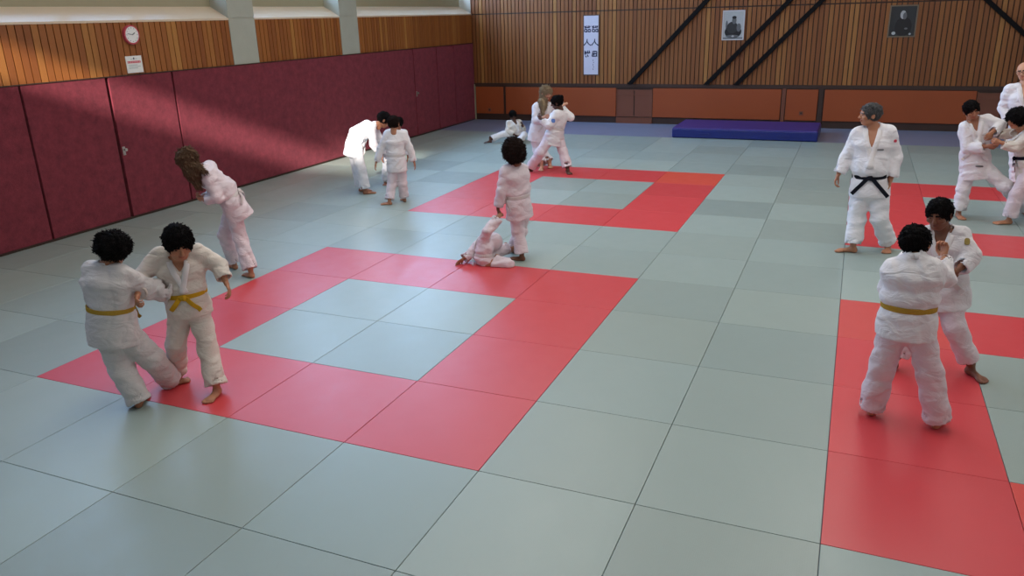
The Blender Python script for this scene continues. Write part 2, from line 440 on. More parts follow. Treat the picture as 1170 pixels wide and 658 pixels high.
# ------------------------------------------------------------------ things on the walls
# blue crash mat
def crash_mat():
    root = empty('crash_mat', (3.76, 14.66, 0))
    tag(root, 'thick blue gymnastics crash mat lying flat before the far wall', 'crash mat')
    x0, y0, x1, y1 = 2.22, 13.97, 5.30, 15.42
    V, F = box_bev(x0, y0, .005, x1, y1, .215, .03)
    o = MB().add(V, F).build('mat_side', M['crash_side'], root)
    V, F = box_bev(x0 + .012, y0 + .012, .17, x1 - .012, y1 - .012, .232, .022)
    MB().add(V, F).build('top_cover', M['crash_top'], root)
    m = MB()
    for x in (x0 + .7, x1 - .7): m.box(x - .12, y0 - .012, .09, x + .12, y0 + .004, .12)
    m.build('carry_handle', M['crash_side'], root)
crash_mat()
# clock on the left wall
def clock():
    c = (XL + .0, 4.93, 2.575); root = empty('wall_clock', c)
    tag(root, 'round wall clock with a pink-red rim on the left wood cladding', 'clock')
    MB().cyl(c, 0, .132, .045, 48).build('clock_case', M['clockred'], root, smooth=False)
    MB().cyl((c[0] + .045, c[1], c[2]), 0, .112, .003, 48).build('clock_face', M['white'], root)
    m = MB()
    for k in range(12):
        a = k * math.pi / 6; y, z = c[1] + .093 * math.sin(a), c[2] + .093 * math.cos(a)
        m.box(c[0] + .048, y - .005, z - .005, c[0] + .050, y + .005, z + .005)
    m.build('hour_marks', M['ph_mid'], root)
    for ang, ln, w in ((math.radians(-62), .055, .006), (math.radians(78), .08, .004)):
        m = MB(); dy, dz = -math.sin(ang), math.cos(ang); py, pz = -dz * w, dy * w
        m.prism([(c[1] + py, c[2] + pz), (c[1] - py, c[2] - pz), (c[1] - py + dy * ln, c[2] - pz + dz * ln), (c[1] + py + dy * ln, c[2] + pz + dz * ln)], 0, c[0] + .051, c[0] + .053)
        m.build('clock_hand', M['ph_mid'], root)
clock()
def notice():
    root = empty('notice_sign', (XL, 4.92, 2.05)); tag(root, 'white notice sheet with a red line of print below the clock', 'sign')
    MB().box(XL, 4.775, 2.05, XL + .006, 5.06, 2.285).build('sheet', M['white'], root)
    m = MB(); X = XL + .0065
    m.box(XL + .006, 4.80, 2.185, X + .001, 5.035, 2.215, 0)
    for k in range(9): m.box(XL + .006, 4.805 + k * .026, 2.192, X + .0015, 4.812 + k * .026, 2.208, 2)
    for k in range(3): m.box(XL + .006, 4.81, 2.155 - k * .022, X + .001, 4.97 + (k % 2) * .05, 2.162 - k * .022, 1)
    m.box(XL + .006, 4.91, 2.235, X + .001, 4.93, 2.262, 3); m.box(XL + .006, 4.86, 2.24, X + .001, 4.90, 2.247, 1); m.box(XL + .006, 4.94, 2.24, X + .001, 4.98, 2.247, 1)
    m.build('printing', [M['redink'], M['greyink'], M['white'], M['ink']], root)
notice()
def strokes(m, pts, w, y, ox, oz, s):
    for (x0, z0, x1, z1) in pts:
        a = np.array([x0, z0]); b_ = np.array([x1, z1]); d = (b_ - a); d = d / (np.linalg.norm(d) + 1e-9); n = np.array([-d[1], d[0]]) * w
        q = [a + n * .6, a - n * .6, b_ - n, b_ + n]
        m.prism([(ox + s * p_[0], oz + s * p_[1]) for p_ in q], 1, y - .002, y)
def scroll():
    y = YF - .013; root = empty('calligraphy_scroll', (-.39, y, 1.21)); tag(root, 'tall narrow white scroll with two columns of dark brush writing', 'scroll')
    MB().box(-.60, y - .010, 1.19, -.17, y, 2.67).build('backing', M['scrollback'], root)
    MB().box(-.575, y - .014, 1.215, -.195, y - .010, 2.645).build('sheet', M['scrollpaper'], root)
    m = MB(); yy = y - .014
    G1 = [(-.8, .9, -.5, .6), (-.2, 1, -.6, .3), (-.6, .5, .7, .6), (.3, 1, .1, .4), (.5, .9, .8, .7), (-.7, .1, -.1, .1), (-.7, .1, -.7, -.5), (-.1, .1, -.1, -.5), (-.7, -.5, 0, -.5), (.2, .1, .8, .1), (.2, .1, .3, -.6), (.8, .1, .7, -.5), (.2, -.5, .9, -.5)]
    G2 = [(0, .9, -.1, .2), (-.1, .2, -.9, -.7), (-.05, .3, .3, -.3), (.3, -.3, .95, -.7)]
    G3 = [(-.7, .9, -.5, -.2), (-.2, .8, -.5, .1), (.2, .9, .1, .3), (-.8, .2, .6, .3), (.5, .9, .7, .2), (0, -.1, .3, -.7), (-.5, -.4, -.2, -.8)]
    G4 = [(-.5, .7, -.7, -.6), (-.5, .7, .6, .6), (.6, .6, .5, -.5), (-.1, .5, -.3, -.4), (-.6, 0, .5, .1), (-.7, -.6, .7, -.5)]
    for cx, g in ((-.485, 0), (-.285, 1)):
        strokes(m, G1, .16, yy, cx, 2.31, .100)
        strokes(m, G2, .16, yy, cx, 2.00, .10)
        strokes(m, G3 if g == 0 else G4, .17, yy, cx, 1.72, .098)
    for k in range(5): m.box(-.335 + .012 * (k % 2), yy - .002, 1.55 - k * .055, -.32 + .012 * (k % 2), yy, 1.58 - k * .055)
    m.build('brush_writing', M['ink'], root)
scroll()
def disc(m, cx, cz, rx, rz, y, mi, n=24, t=.0015):
    m.prism([(cx + rx * math.cos(2 * math.pi * k / n), cz + rz * math.sin(2 * math.pi * k / n)) for k in range(n)], 1, y - t, y, mi)
def portrait(x0, x1, z0, z1, fm, label, light_bg):
    y = YF - .013; root = empty('framed_portrait', ((x0 + x1) / 2, y, z0)); tag(root, label, 'picture')
    m = MB(); w = .028
    m.box(x0, y - .025, z0, x1, y, z0 + w); m.box(x0, y - .025, z1 - w, x1, y, z1)
    m.box(x0, y - .025, z0 + w, x0 + w, y, z1 - w); m.box(x1 - w, y - .025, z0 + w, x1, y, z1 - w)
    m.build('frame', fm, root)
    m = MB(); m.box(x0 + w, y - .012, z0 + w, x1 - w, y, z1 - w, 2 if light_bg else 0)
    cx, W, Hh = (x0 + x1) / 2, x1 - x0, z1 - z0; Y = y - .012
    if light_bg:   # seated figure, pale ground, dark robe
        disc(m, cx, z0 + Hh * .28, W * .38, Hh * .22, Y, 3); disc(m, cx - .02, z0 + Hh * .42, W * .25, Hh * .20, Y - .0015, 0)
        disc(m, cx + .015, z0 + Hh * .66, W * .10, Hh * .12, Y - .003, 1); disc(m, cx + .015, z0 + Hh * .76, W * .10, Hh * .05, Y - .0045, 3); disc(m, cx - .01, z0 + Hh * .13, W * .3, Hh * .05, Y - .003, 1)
        m.box(x0 + w, Y - .001, z0 + w, x1 - w, Y, z0 + w + .03, 1); disc(m, cx, z0 + Hh * .13, W * .06, Hh * .03, Y - .0045, 2)
        disc(m, x0 + W * .20, z0 + Hh * .5, W * .05, Hh * .16, Y, 1); disc(m, cx + W * .25, z0 + Hh * .42, W * .1, Hh * .14, Y - .003, 1)
    else:          # standing half-length, dark ground, pale head
        disc(m, cx + .02, z0 + Hh * .33, W * .3, Hh * .30, Y, 3); disc(m, cx - .005, z0 + Hh * .70, W * .1, Hh * .13, Y - .0015, 2)
        disc(m, cx + .03, z0 + Hh * .66, W * .07, Hh * .11, Y - .003, 1); disc(m, x0 + W * .22, z0 + Hh * .13, W * .07, Hh * .05, Y - .003, 2)
        disc(m, cx + W * .3, z0 + Hh * .10, W * .04, Hh * .03, Y - .003, 2); disc(m, cx + W * .14, z0 + Hh * .27, W * .06, Hh * .03, Y - .003, 1)
    m.build('picture', [M['ph_dark'], M['ph_mid'], M['ph_lite'], M['black']], root)
portrait(2.86, 3.37, 2.01, 2.68, M['frame_white'], 'smaller pale-framed black and white portrait hung between the diagonal braces', True)
portrait(6.44, 7.00, 2.02, 2.69, M['frame_grey'], 'dark portrait of a person in a dull brown frame, right part of the far wall', False)

# ------------------------------------------------------------------ implicit surfaces
f32 = np.float32
def _len(v): return np.sqrt(np.einsum('ij,ij->i', v, v))
def nrm(v): v = np.asarray(v, float); return v / (np.linalg.norm(v) + 1e-12)
def smin(a, b, k):
    h = np.clip(.5 + .5 * (b - a) / k, 0, 1); return b * (1 - h) + a * h - k * h * (1 - h)
def cap(P, a, b, ra, rb):
    a = np.asarray(a, f32); b = np.asarray(b, f32); ab = b - a; L = float(ab @ ab) + 1e-9
    t = np.clip((P - a) @ ab / L, 0, 1); return _len(P - a - t[:, None] * ab) - (ra + (rb - ra) * t)
def ell(P, c, r, R=None):
    q = P - np.asarray(c, f32)
    if R is not None: q = q @ np.asarray(R, f32)      # columns of R are the axes
    r = np.asarray(r, f32); k = _len(q / r); return (k - 1) * float(r.min()) if r.min() > .5 * r.max() else (k - 1) * _len(q) / np.maximum(k, 1e-3)
def ecap(P, a, b, sa, sb, wa, wb, round_end=None):
    """elliptic cone from a to b; sa, sb side axes; wa, wb (half width, half depth)"""
    a = np.asarray(a, f32); b = np.asarray(b, f32); ab = b - a; L = float(np.linalg.norm(ab)); u = ab / L
    h = (P - a) @ u; t = np.clip(h / L, 0, 1)
    s = np.asarray(sa, f32)[None] * (1 - t[:, None]) + np.asarray(sb, f32)[None] * t[:, None]
    s = s - (s @ u)[:, None] * u[None]; s /= (_len(s) + 1e-9)[:, None]
    f = np.cross(s, u[None])
    q = P - a - (t * L)[:, None] * u[None]
    W = wa[0] + (wb[0] - wa[0]) * t; D = wa[1] + (wb[1] - wa[1]) * t; E_ = np.minimum(W, D) * .8
    qs = np.einsum('ij,ij->i', q, s); qf = np.einsum('ij,ij->i', q, f); qu = q @ u
    k = np.sqrt((qs / W) ** 2 + (qf / D) ** 2 + (qu / E_) ** 2)
    return (k - 1) * np.minimum(W, D)
def mesh_sdf(fn, lo, hi, h):
    lo = np.asarray(lo, float); hi = np.asarray(hi, float); B = 4
    nb = np.ceil((hi - lo) / (h * B)).astype(int) + 1; n = nb * B
    cx = [lo[i] + (np.arange(nb[i]) + .5) * h * B - .5 * h for i in range(3)]
    C = np.stack(np.meshgrid(*cx, indexing='ij'), -1).reshape(-1, 3).astype(f32)
    cv = fn(C).reshape(nb)
    V = np.repeat(np.repeat(np.repeat(cv, B, 0), B, 1), B, 2).astype(f32)
    V = np.where(V < 0, np.minimum(V, -h), np.maximum(V, h)).astype(f32)
    near = np.abs(cv) < h * B * 1.9
    m = np.repeat(np.repeat(np.repeat(near, B, 0), B, 1), B, 2)
    I = np.argwhere(m); V[m] = fn((I * h + lo).astype(f32))
    V[0] = V[-1] = 1; V[:, 0] = V[:, -1] = 1; V[:, :, 0] = V[:, :, -1] = 1
    ins = V < 0
    c = np.zeros(tuple(n - 1), np.uint8)
    for dx in (0, 1):
        for dy in (0, 1):
            for dz in (0, 1): c += ins[dx:n[0] - 1 + dx, dy:n[1] - 1 + dy, dz:n[2] - 1 + dz]
    cells = np.argwhere((c > 0) & (c < 8)); idx = -np.ones(tuple(n - 1), np.int64); idx[tuple(cells.T)] = np.arange(len(cells))
    acc = np.zeros((len(cells), 3)); cnt = np.zeros(len(cells))
    for ax in range(3):
        o1, o2 = [k for k in range(3) if k != ax]
        for i in (0, 1):
            for j in (0, 1):
                p0 = np.zeros(3, int); p0[o1] = i; p0[o2] = j; p1 = p0.copy(); p1[ax] = 1
                a = V[tuple((cells + p0).T)]; b_ = V[tuple((cells + p1).T)]; x = (a < 0) != (b_ < 0)
                t = np.where(x, a / np.where(x, a - b_, 1), 0)
                pt = np.tile(p0.astype(float), (len(cells), 1)); pt[:, ax] = t
                acc += pt * x[:, None]; cnt += x
    verts = lo + (cells + acc / np.maximum(cnt, 1)[:, None]) * h
    F = []
    for ax in range(3):
        o1, o2 = [(1, 2), (2, 0), (0, 1)][ax]
        sl0 = [slice(None)] * 3; sl1 = [slice(None)] * 3; sl0[ax] = slice(0, -1); sl1[ax] = slice(1, None)
        A = ins[tuple(sl0)]; B_ = ins[tuple(sl1)]; E_ = np.argwhere(A != B_)
        E_ = E_[(E_[:, o1] > 0) & (E_[:, o2] > 0) & (E_[:, o1] < n[o1] - 1) & (E_[:, o2] < n[o2] - 1)]
        if not len(E_): continue
        q = []
        for d1, d2 in ((-1, -1), (0, -1), (0, 0), (-1, 0)):
            e = E_.copy(); e[:, o1] += d1; e[:, o2] += d2; q.append(idx[tuple(e.T)])
        q = np.stack(q, 1); fl = ~A[tuple(E_.T)]; q[fl] = q[fl][:, ::-1]; F.append(q)
    F = np.concatenate(F); F = F[(F >= 0).all(1)]
    # one gentle relaxation
    for _ in range(1):
        s = np.zeros_like(verts); k = np.zeros(len(verts))
        for a, b_ in ((0, 1), (1, 2), (2, 3), (3, 0)):
            np.add.at(s, F[:, a], verts[F[:, b_]]); np.add.at(k, F[:, a], 1); np.add.at(s, F[:, b_], verts[F[:, a]]); np.add.at(k, F[:, b_], 1)
        verts = verts * .55 + .45 * s / np.maximum(k, 1)[:, None]
    return verts, F
def folds(P, seed, amp, wl=.11):
    """cloth creases: warped sines, mostly running across the limbs"""
    r = np.random.RandomState(seed); d = np.zeros(len(P), f32)
    wv = [nrm(r.normal(size=3)) * 9 for _ in range(3)]
    w = sum(np.sin(P @ k.astype(f32) + r.uniform(0, 6)) for k in wv)
    for i in range(4):
        k = nrm(r.normal(size=3) * (1, 1, 1.6)) * 2 * math.pi / (wl * r.uniform(.7, 1.5))
        s = np.sin(P @ k.astype(f32) + r.uniform(0, 6) + w * 1.1)
        d += (1 - np.abs(s)) ** 1.5 * (1 if i % 2 else -.8)
    return d * amp * .55

# ---- head, hand and foot shapes in unit space (axes: 0 = own left, 1 = front, 2 = up)
def head_sdf(P, male=True):
    d = ell(P, (0, -.05, .10), (.37, .46, .40))
    d = smin(d, ell(P, (0, .06, -.12), (.30, .34, .36)), .10)
    d = smin(d, ell(P, (0, .20, -.38), (.17, .15, .12)), .10)               # chin
    d = smin(d, cap(P, (.20, .02, -.30), (.10, .20, -.40), .10, .09), .08); d = smin(d, cap(P, (-.20, .02, -.30), (-.10, .20, -.40), .10, .09), .08)
    for s in (1, -1):
        d = smin(d, ell(P, (s * .20, .30, -.10), (.11, .09, .09)), .07)     # cheek
        d = np.maximum(d, -ell(P, (s * .145, .47, .015), (.075, .075, .040))) # socket
        d = smin(d, ell(P, (s * .14, .385, .095), (.11, .05, .03)), .05)    # brow ridge
        e = ell(P, (s * .385, -.03, -.03), (.045, .09, .13)); e = np.maximum(e, -ell(P, (s * .43, .0, -.02), (.03, .05, .08)))
        d = smin(d, e, .02)                                                # ear
    d = smin(d, cap(P, (0, .39, .05), (0, .50, -.12), .035, .05), .04)       # nose
    d = smin(d, ell(P, (.045, .455, -.135), (.04, .045, .035)), .03); d = smin(d, ell(P, (-.045, .455, -.135), (.04, .045, .035)), .03)
    d = smin(d, ell(P, (0, .385, -.235), (.105, .055, .025)), .025); d = smin(d, ell(P, (0, .38, -.285), (.09, .055, .03)), .025)
    d = smin(d, cap(P, (0, -.10, -.20), (0, -.14, -.66), .215, .23), .08)   # neck
    return d
_cache = {}
def head_mesh():
    if 'head' not in _cache:
        V, F = mesh_sdf(head_sdf, (-.55, -.65, -.85), (.55, .68, .62), .026)
        c = V[F].mean(1); mi = np.zeros(len(F), int)
        lips = (np.abs(c[:, 0]) < .105) & (c[:, 1] > .36) & (c[:, 2] < -.205) & (c[:, 2] > -.315); mi[lips] = 1
        brow = (np.abs(np.abs(c[:, 0]) - .145) < .10) & (c[:, 1] > .32) & (c[:, 2] > .075) & (c[:, 2] < .125); mi[brow] = 2
        _cache['head'] = (V, F, mi)
    return _cache['head']
def eye_mesh():
    V = []; F = []; MI = []
    for s in (1, -1):
        n = len(V); R_, S_ = 10, 14
        for i in range(R_ + 1):
            ph = math.pi * i / R_
            for j in range(S_):
                a = 2 * math.pi * j / S_
                V.append((s * .145 + .052 * math.sin(ph) * math.cos(a), .352 + .050 * math.cos(ph), .012 + .028 * math.sin(ph) * math.sin(a)))
        for i in range(R_):
            for j in range(S_): F.append((n + i * S_ + j, n + i * S_ + (j + 1) % S_, n + (i + 1) * S_ + (j + 1) % S_, n + (i + 1) * S_ + j)); MI.append(4 if i < 4 else 3)
    return np.array(V), F, MI
def hand_mesh(curl, mirror):
    """x along fingers, y to the thumb side, z out of the palm; unit = hand length"""
    key = ('hand', curl, mirror)
    if key in _cache: return _cache[key]
    segs = []
    for y, ln, r in ((.155, .46, .048), (.052, .51, .050), (-.052, .47, .047), (-.150, .38, .041)):
        p = np.array([.46, y, 0.]); a = curl * .9 * .8 + .08
        for k, fr in enumerate((.45, .30, .25)):
            q = p + ln * fr * np.array([math.cos(a), y * .25 * (1 - curl), math.sin(a)]); segs.append((p, q, r * (1 - .1 * k), r * (.92 - .1 * k))); p = q; a += curl * 1.05 + .12
    th = [np.array([.13, .17, .02]), np.array([.30, .29, .06 + .05 * curl]), np.array([.46 - .02 * curl, .33 - .10 * curl, .10 + .12 * curl]), np.array([.58 - .06 * curl, .33 - .20 * curl, .13 + .16 * curl])]
    for i, (r0, r1) in enumerate(((.075, .06), (.056, .05), (.05, .04))): segs.append((th[i], th[i + 1], r0, r1))
    def fn(P):
        d = ecap(P, (.10, 0, 0), (.44, 0, 0), (0, 1, 0), (0, 1, 0), (.155, .085), (.215, .07))
        d = smin(d, cap(P, (-.25, 0, 0), (.12, 0, 0), .13, .12), .06)
        f = None
        for s in segs:
            x = cap(P, *s); f = x if f is None else np.minimum(f, x)
        return smin(d, f, .022)
    V, F = mesh_sdf(fn, (-.42, -.35, -.25), (1.1, .5, .75), .024)
    if mirror: V = V * (1, -1, 1); F = F[:, ::-1]
    _cache[key] = (V, F); return _cache[key]
def foot_mesh(mirror):
    """x forward from the heel, y to the own left, z up; unit = foot length"""
    key = ('foot', mirror)
    if key in _cache: return _cache[key]
    toes = [(.14, .95, .062, .80), (.055, .97, .042, .82), (-.02, .945, .040, .80), (-.09, .905, .038, .77), (-.155, .85, .038, .73)]  # big toe at +y
    def fn(P):
        d = ell(P, (.13, 0, .11), (.15, .125, .13))
        d = smin(d, cap(P, (.18, 0, .16), (.68, .01, .085), .115, .075), .10)
        d = smin(d, ell(P, (.70, .0, .075), (.16, .20, .075)), .08)
        d = smin(d, ell(P, (.45, -.04, .07), (.28, .13, .07)), .06)
        d = smin(d, cap(P, (.20, 0, .20), (.17, 0, .62), .125, .14), .09)
        for y, x1, r, x0 in toes: d = smin(d, cap(P, (x0 - .06, y, .06), (x1 - r, y * 1.05, r * .85), r, r), .02)
        return np.maximum(d, -P[:, 2])
    V, F = mesh_sdf(fn, (-.15, -.35, -.08), (1.1, .35, .85), .028)
    if mirror: V = V * (1, -1, 1); F = F[:, ::-1]
    _cache[key] = (V, F); return _cache[key]

# ------------------------------------------------------------------ view helper: photograph position -> place
def euler_R(e):
    return np.array(Matrix.Rotation(e[2], 3, 'Z') @ Matrix.Rotation(e[1], 3, 'Y') @ Matrix.Rotation(e[0], 3, 'X'))
RC = euler_R(CAM_ROT)
def ray(x, y): return RC @ np.array([(x - 585) / FPX, -(y - 329) / FPX, -1.0])
def ground(x, y, z=0.0):
    d = ray(x, y); return CAM_LOC + d * ((z - CAM_LOC[2]) / d[2])

def fit_frame(f, u):
    """orthonormal columns: own left, front, up"""
    f = nrm(f); u = np.asarray(u, float); u = nrm(u - f * (u @ f)); s = np.cross(u, f); return np.stack([nrm(-s) * -1, f, u], 1)

SKIN = {'tan': srgb(186, 128, 96), 'fair': srgb(214, 160, 130), 'brown': srgb(126, 78, 54), 'dark': srgb(92, 56, 42), 'olive': srgb(168, 112, 82)}
HAIR = {'black': srgb(20, 17, 18), 'darkbrown': srgb(40, 28, 24), 'brown': srgb(118, 92, 72), 'blond': srgb(168, 146, 116), 'grey': srgb(104, 104, 106)}
REPORT = []
def person(name, label, H, root, J, feet, look, **o):
    """J: joints as photo positions (x, y, metres beyond the figure's own upright plane)"""
    G = ground(*root); aw = G - CAM_LOC; aw[2] = 0; aw = nrm(aw); rt = np.array([aw[1], -aw[0], 0]); UP = np.array([0, 0, 1.0])
    def jp(q):
        x, y = q[0], q[1]; d = q[2] if len(q) > 2 else 0
        r = ray(x, y); t = ((G + aw * d - CAM_LOC) @ aw) / (r @ aw); return CAM_LOC + r * t
    def vw(v): return nrm(rt * v[0] + aw * v[1] + UP * v[2])
    K = {k: jp(v) for k, v in J.items()}
    hs = o.get('head', .150) * H
    # feet
    FT = {}
    for s in 'LR':
        h, t = feet[s][0], feet[s][1]; lift = feet[s][2] if len(feet[s]) > 2 else 0
        hp = ground(h[0], h[1], lift) if len(h) == 2 else jp(h); tp = ground(t[0], t[1], lift) if len(t) == 2 else jp(t)
        d = nrm(tp - hp); FL = .150 * H
        upv = UP if len(h) == 2 else nrm(np.cross(np.cross(d, K['kn' + s] - hp), d))
        upv = nrm(upv - d * (upv @ d))
        FT[s] = (hp, d, upv, FL); K['an' + s] = hp + d * .19 * FL + upv * .33 * FL
    pel = (K['hipL'] + K['hipR']) / 2; neck = K['neck']
    sh_s = nrm(K['shL'] - K['shR']); hp_s = nrm(K['hipL'] - K['hipR'])
    mid = K['waist'] if 'waist' in K else pel + (neck - pel) * .36
    chest = K['chest'] if 'chest' in K else pel + (neck - pel) * .74
    tu = nrm(neck - chest); shc = (K['shL'] + K['shR']) / 2
    fat = o.get('fat', 1.0)
    REPORT.append((name, label[:20], {k: round(float(v / H), 3) for k, v in dict(torso=np.linalg.norm(neck - pel), sho=np.linalg.norm(K['shL'] - K['shR']),
        uL=np.linalg.norm(K['elL'] - K['shL']), uR=np.linalg.norm(K['elR'] - K['shR']), fL=np.linalg.norm(K['wrL'] - K['elL']), fR=np.linalg.norm(K['wrR'] - K['elR']),
        tL=np.linalg.norm(K['knL'] - K['hipL']), tR=np.linalg.norm(K['knR'] - K['hipR']), sL=np.linalg.norm(K['anL'] - K['knL']), sR=np.linalg.norm(K['anR'] - K['knR'])).items()}))
    wC, dC, wW, dW, wH, dH = .112 * H * fat, .076 * H * fat, .098 * H * fat, .076 * H * fat, .108 * H * fat, .084 * H * fat
    def torso(P, g):
        d = ecap(P, pel, mid, hp_s, (hp_s + sh_s) / 2, (wH + g, dH + g), (wW + g, dW + g))
        d = smin(d, ecap(P, mid, chest, (hp_s + sh_s) / 2, sh_s, (wW + g, dW + g), (wC + g, dC + g)), .05)
        d = smin(d, ecap(P, chest, chest + (shc - chest) * .75, sh_s, sh_s, (wC * .98 + g, dC + g), (wC * .8 + g, dC * .72 + g)), .04)
        d = smin(d, cap(P, K['shL'] - sh_s * .012 * H, K['shR'] + sh_s * .012 * H, .036 * H + g, .036 * H + g), .05)
        for s_ in 'LR': d = smin(d, cap(P, neck - tu * .004 * H, K['sh' + s_] + tu * .004 * H, .036 * H + g, .030 * H + g), .03)
        if o.get('belly'):
            fr = np.cross(hp_s, nrm(neck - pel)); d = smin(d, ell(P, mid + fr * .03 * H + (neck - pel) * .02, (.085 * H + g,) * 3), .08)
        return d
    head_c = K['head']; hf = vw(look); hu = o.get('head_up'); hu = nrm(head_c - neck) * .6 + UP * .5 if hu is None else vw(hu)
    hf = nrm(hf); hu = nrm(hu - hf * (hu @ hf)); hl = np.cross(hf, hu) * -1; HR = np.stack([np.cross(hu, hf) * -1, hf, hu], 1)
    if np.linalg.det(HR) < 0: HR[:, 0] *= -1
    # own left = up x front
    HR[:, 0] = np.cross(hu, hf) ; HR[:, 0] = nrm(HR[:, 0])
    # (front x left = up must hold for an unmirrored head)
    left = np.cross(hu, hf); HR = np.stack([left, hf, hu], 1)
    nk_top = head_c - hu * .22 * hs - hf * .08 * hs
    # ---- body
    def limb(P, s, g=0.0):
        d = cap(P, K['sh' + s], K['el' + s], .030 * H + g, .025 * H + g)
        d = smin(d, cap(P, K['el' + s], K['wr' + s], .025 * H + g, .0165 * H + g), .015); return d
    def leg(P, s):
        d = cap(P, K['hip' + s], K['kn' + s], .050 * H, .034 * H)
        d = smin(d, cap(P, K['kn' + s], K['kn' + s] + (K['an' + s] - K['kn' + s]) * .35, .033 * H, .034 * H), .02)
        return smin(d, cap(P, K['kn' + s] + (K['an' + s] - K['kn' + s]) * .35, K['an' + s], .034 * H, .021 * H), .02)
    def body(P):
        d = torso(P, -.012)
        d = smin(d, cap(P, neck - tu * .02, nk_top, .034 * H, .031 * H), .02)
        for s in 'LR': d = smin(d, limb(P, s), .02); d = smin(d, leg(P, s), .03)
        return d
    pts = np.array([K[k] for k in K] + [pel]); lo = pts.min(0) - .14 * H; hi = pts.max(0) + .14 * H
    vox = o.get('vox', .011)
    V, F = mesh_sdf(body, lo, hi, .016); parts = [(V, F, np.zeros(len(F), int))]
    hv, hfc, hmi = head_mesh(); parts.append((hv @ (HR.T) * hs + head_c, hfc, hmi))
    ev, ef, emi = eye_mesh(); parts.append((ev @ HR.T * hs + head_c, np.array(ef), np.array(emi)))
    HL = .108 * H
    for s in 'LR':
        hd = o.get('hand' + s, {}); dr = vw(hd['dir']) if 'dir' in hd else nrm(K['wr' + s] - K['el' + s])
        inw = vw(hd['palm']) if 'palm' in hd else nrm(pel * .5 + neck * .5 - K['wr' + s])
        z = nrm(inw - dr * (inw @ dr)); y = np.cross(z, dr)
        # thumb side: +y for the unmirrored shape; a left hand with palm z and fingers x has its thumb at x cross z... choose by side
        Y = y if s == 'R' else -y
        hvv, hff = hand_mesh(hd.get('curl', .25), False)
        Rm = np.stack([dr, Y, z], 1); VV = hvv @ Rm.T * HL + K['wr' + s]
        FF = hff if np.linalg.det(Rm) > 0 else hff[:, ::-1]
        parts.append((VV, FF, np.zeros(len(FF), int)))
        hp, d, upv, FL = FT[s]; fv, ff = foot_mesh(False)
        ly = np.cross(upv, d); Yf = ly if s == 'R' else -ly      # big toe towards the other foot
        Rm = np.stack([d, Yf, upv], 1); VV = fv @ Rm.T * FL + hp
        FF = ff if np.linalg.det(Rm) > 0 else ff[:, ::-1]
        parts.append((VV, FF, np.zeros(len(FF), int)))
    AV = []; AF = []; AM = []; n = 0
    for V, F, mi in parts: AV.append(V); AF.append(F + n); AM.append(mi); n += len(V)
    sk = o.get('skin', 'tan'); hc = o.get('haircol', 'black'); sc_ = SKIN[sk]
    lips = tuple(a * b_ for a, b_ in zip(sc_[:3], (.85, .62, .62))) + (1,)
    mats = [skin_mat('skin_' + sk, sc_), skin_mat('lips_' + sk, lips), hair_mat('hair_' + hc, HAIR[hc]), M['white'], M['black']]
    G0 = np.array([G[0], G[1], 0.0])
    AV = [np.stack([a[:, 0], a[:, 1], np.maximum(a[:, 2], .002)], 1) for a in AV]
    me = link_mesh(name, np.concatenate(AV), np.concatenate(AF), mats, None, G0, True, np.concatenate(AM))
    tag(me, label, 'person', o.get('group'))
    sd = abs(hash_(label)) % 1000
    # ---- trousers
    tcol = cloth('trouser_' + o.get('tcol', 'white'), GI[o.get('tcol', 'white')]); jcol = cloth('jacket_' + o.get('jcol', 'white'), GI[o.get('jcol', 'white')])
    tl = o.get('hem', .93); hem_r = o.get('hem_r', .058)
    hems = {s: K['kn' + s] + (K['an' + s] - K['kn' + s]) * (o.get('hem' + s, tl)) for s in 'LR'}
    def trousers(P):
        fo = folds(P, sd, .0085 * H, .17 * H)
        d = ecap(P, pel - (mid - pel) * .1, pel + (mid - pel) * .6, hp_s, hp_s, (wH * .95, dH), (wW, dW * 1.03))
        for s in 'LR':
            kn, an, hp = K['kn' + s], K['an' + s], K['hip' + s]; u = nrm(an - kn); he = hems[s]
            e = smin(cap(P, hp, kn, .064 * H * fat, .052 * H * fat), ell(P, hp, (.066 * H * fat,) * 3), .03)
            sh = cap(P, kn, he, .052 * H * fat, hem_r * H)
            e = np.maximum(smin(e, sh, .03) + fo, (P - he.astype(f32)) @ u.astype(f32))
            d = smin(d, e, .025)
        for s in 'LR':
            u = nrm(K['an' + s] - K['kn' + s]); he = hems[s]
            d = np.maximum(d, -cap(P, he - u * .03 * H, he + u * .08, hem_r * H - .016, hem_r * H - .013))
        return d
    pts = np.array([K[k] for k in ('hipL', 'hipR', 'knL', 'knR', 'anL', 'anR')] + [mid]); 
    V, F = mesh_sdf(trousers, pts.min(0) - .12 * H, pts.max(0) + .12 * H, vox)
    keep = V[:, 2].min() if len(V) else 0
    V[:, 2] = np.maximum(V[:, 2], .004)
    link_mesh('trousers', V, F, tcol, me, G0, True)
    # ---- jacket
    sk_len = o.get('skirt', .09) * H; du = nrm(pel - mid)
    if 'skirt_dir' in o: du = nrm(vw(o['skirt_dir']))
    hemc = pel + du * (sk_len - np.linalg.norm(pel - mid) * 0)
    cuf = {s: K['el' + s] + (K['wr' + s] - K['el' + s]) * o.get('cuff' + s, o.get('cuff', .88)) for s in 'LR'}
    cr = o.get('cuff_r', .040) * H
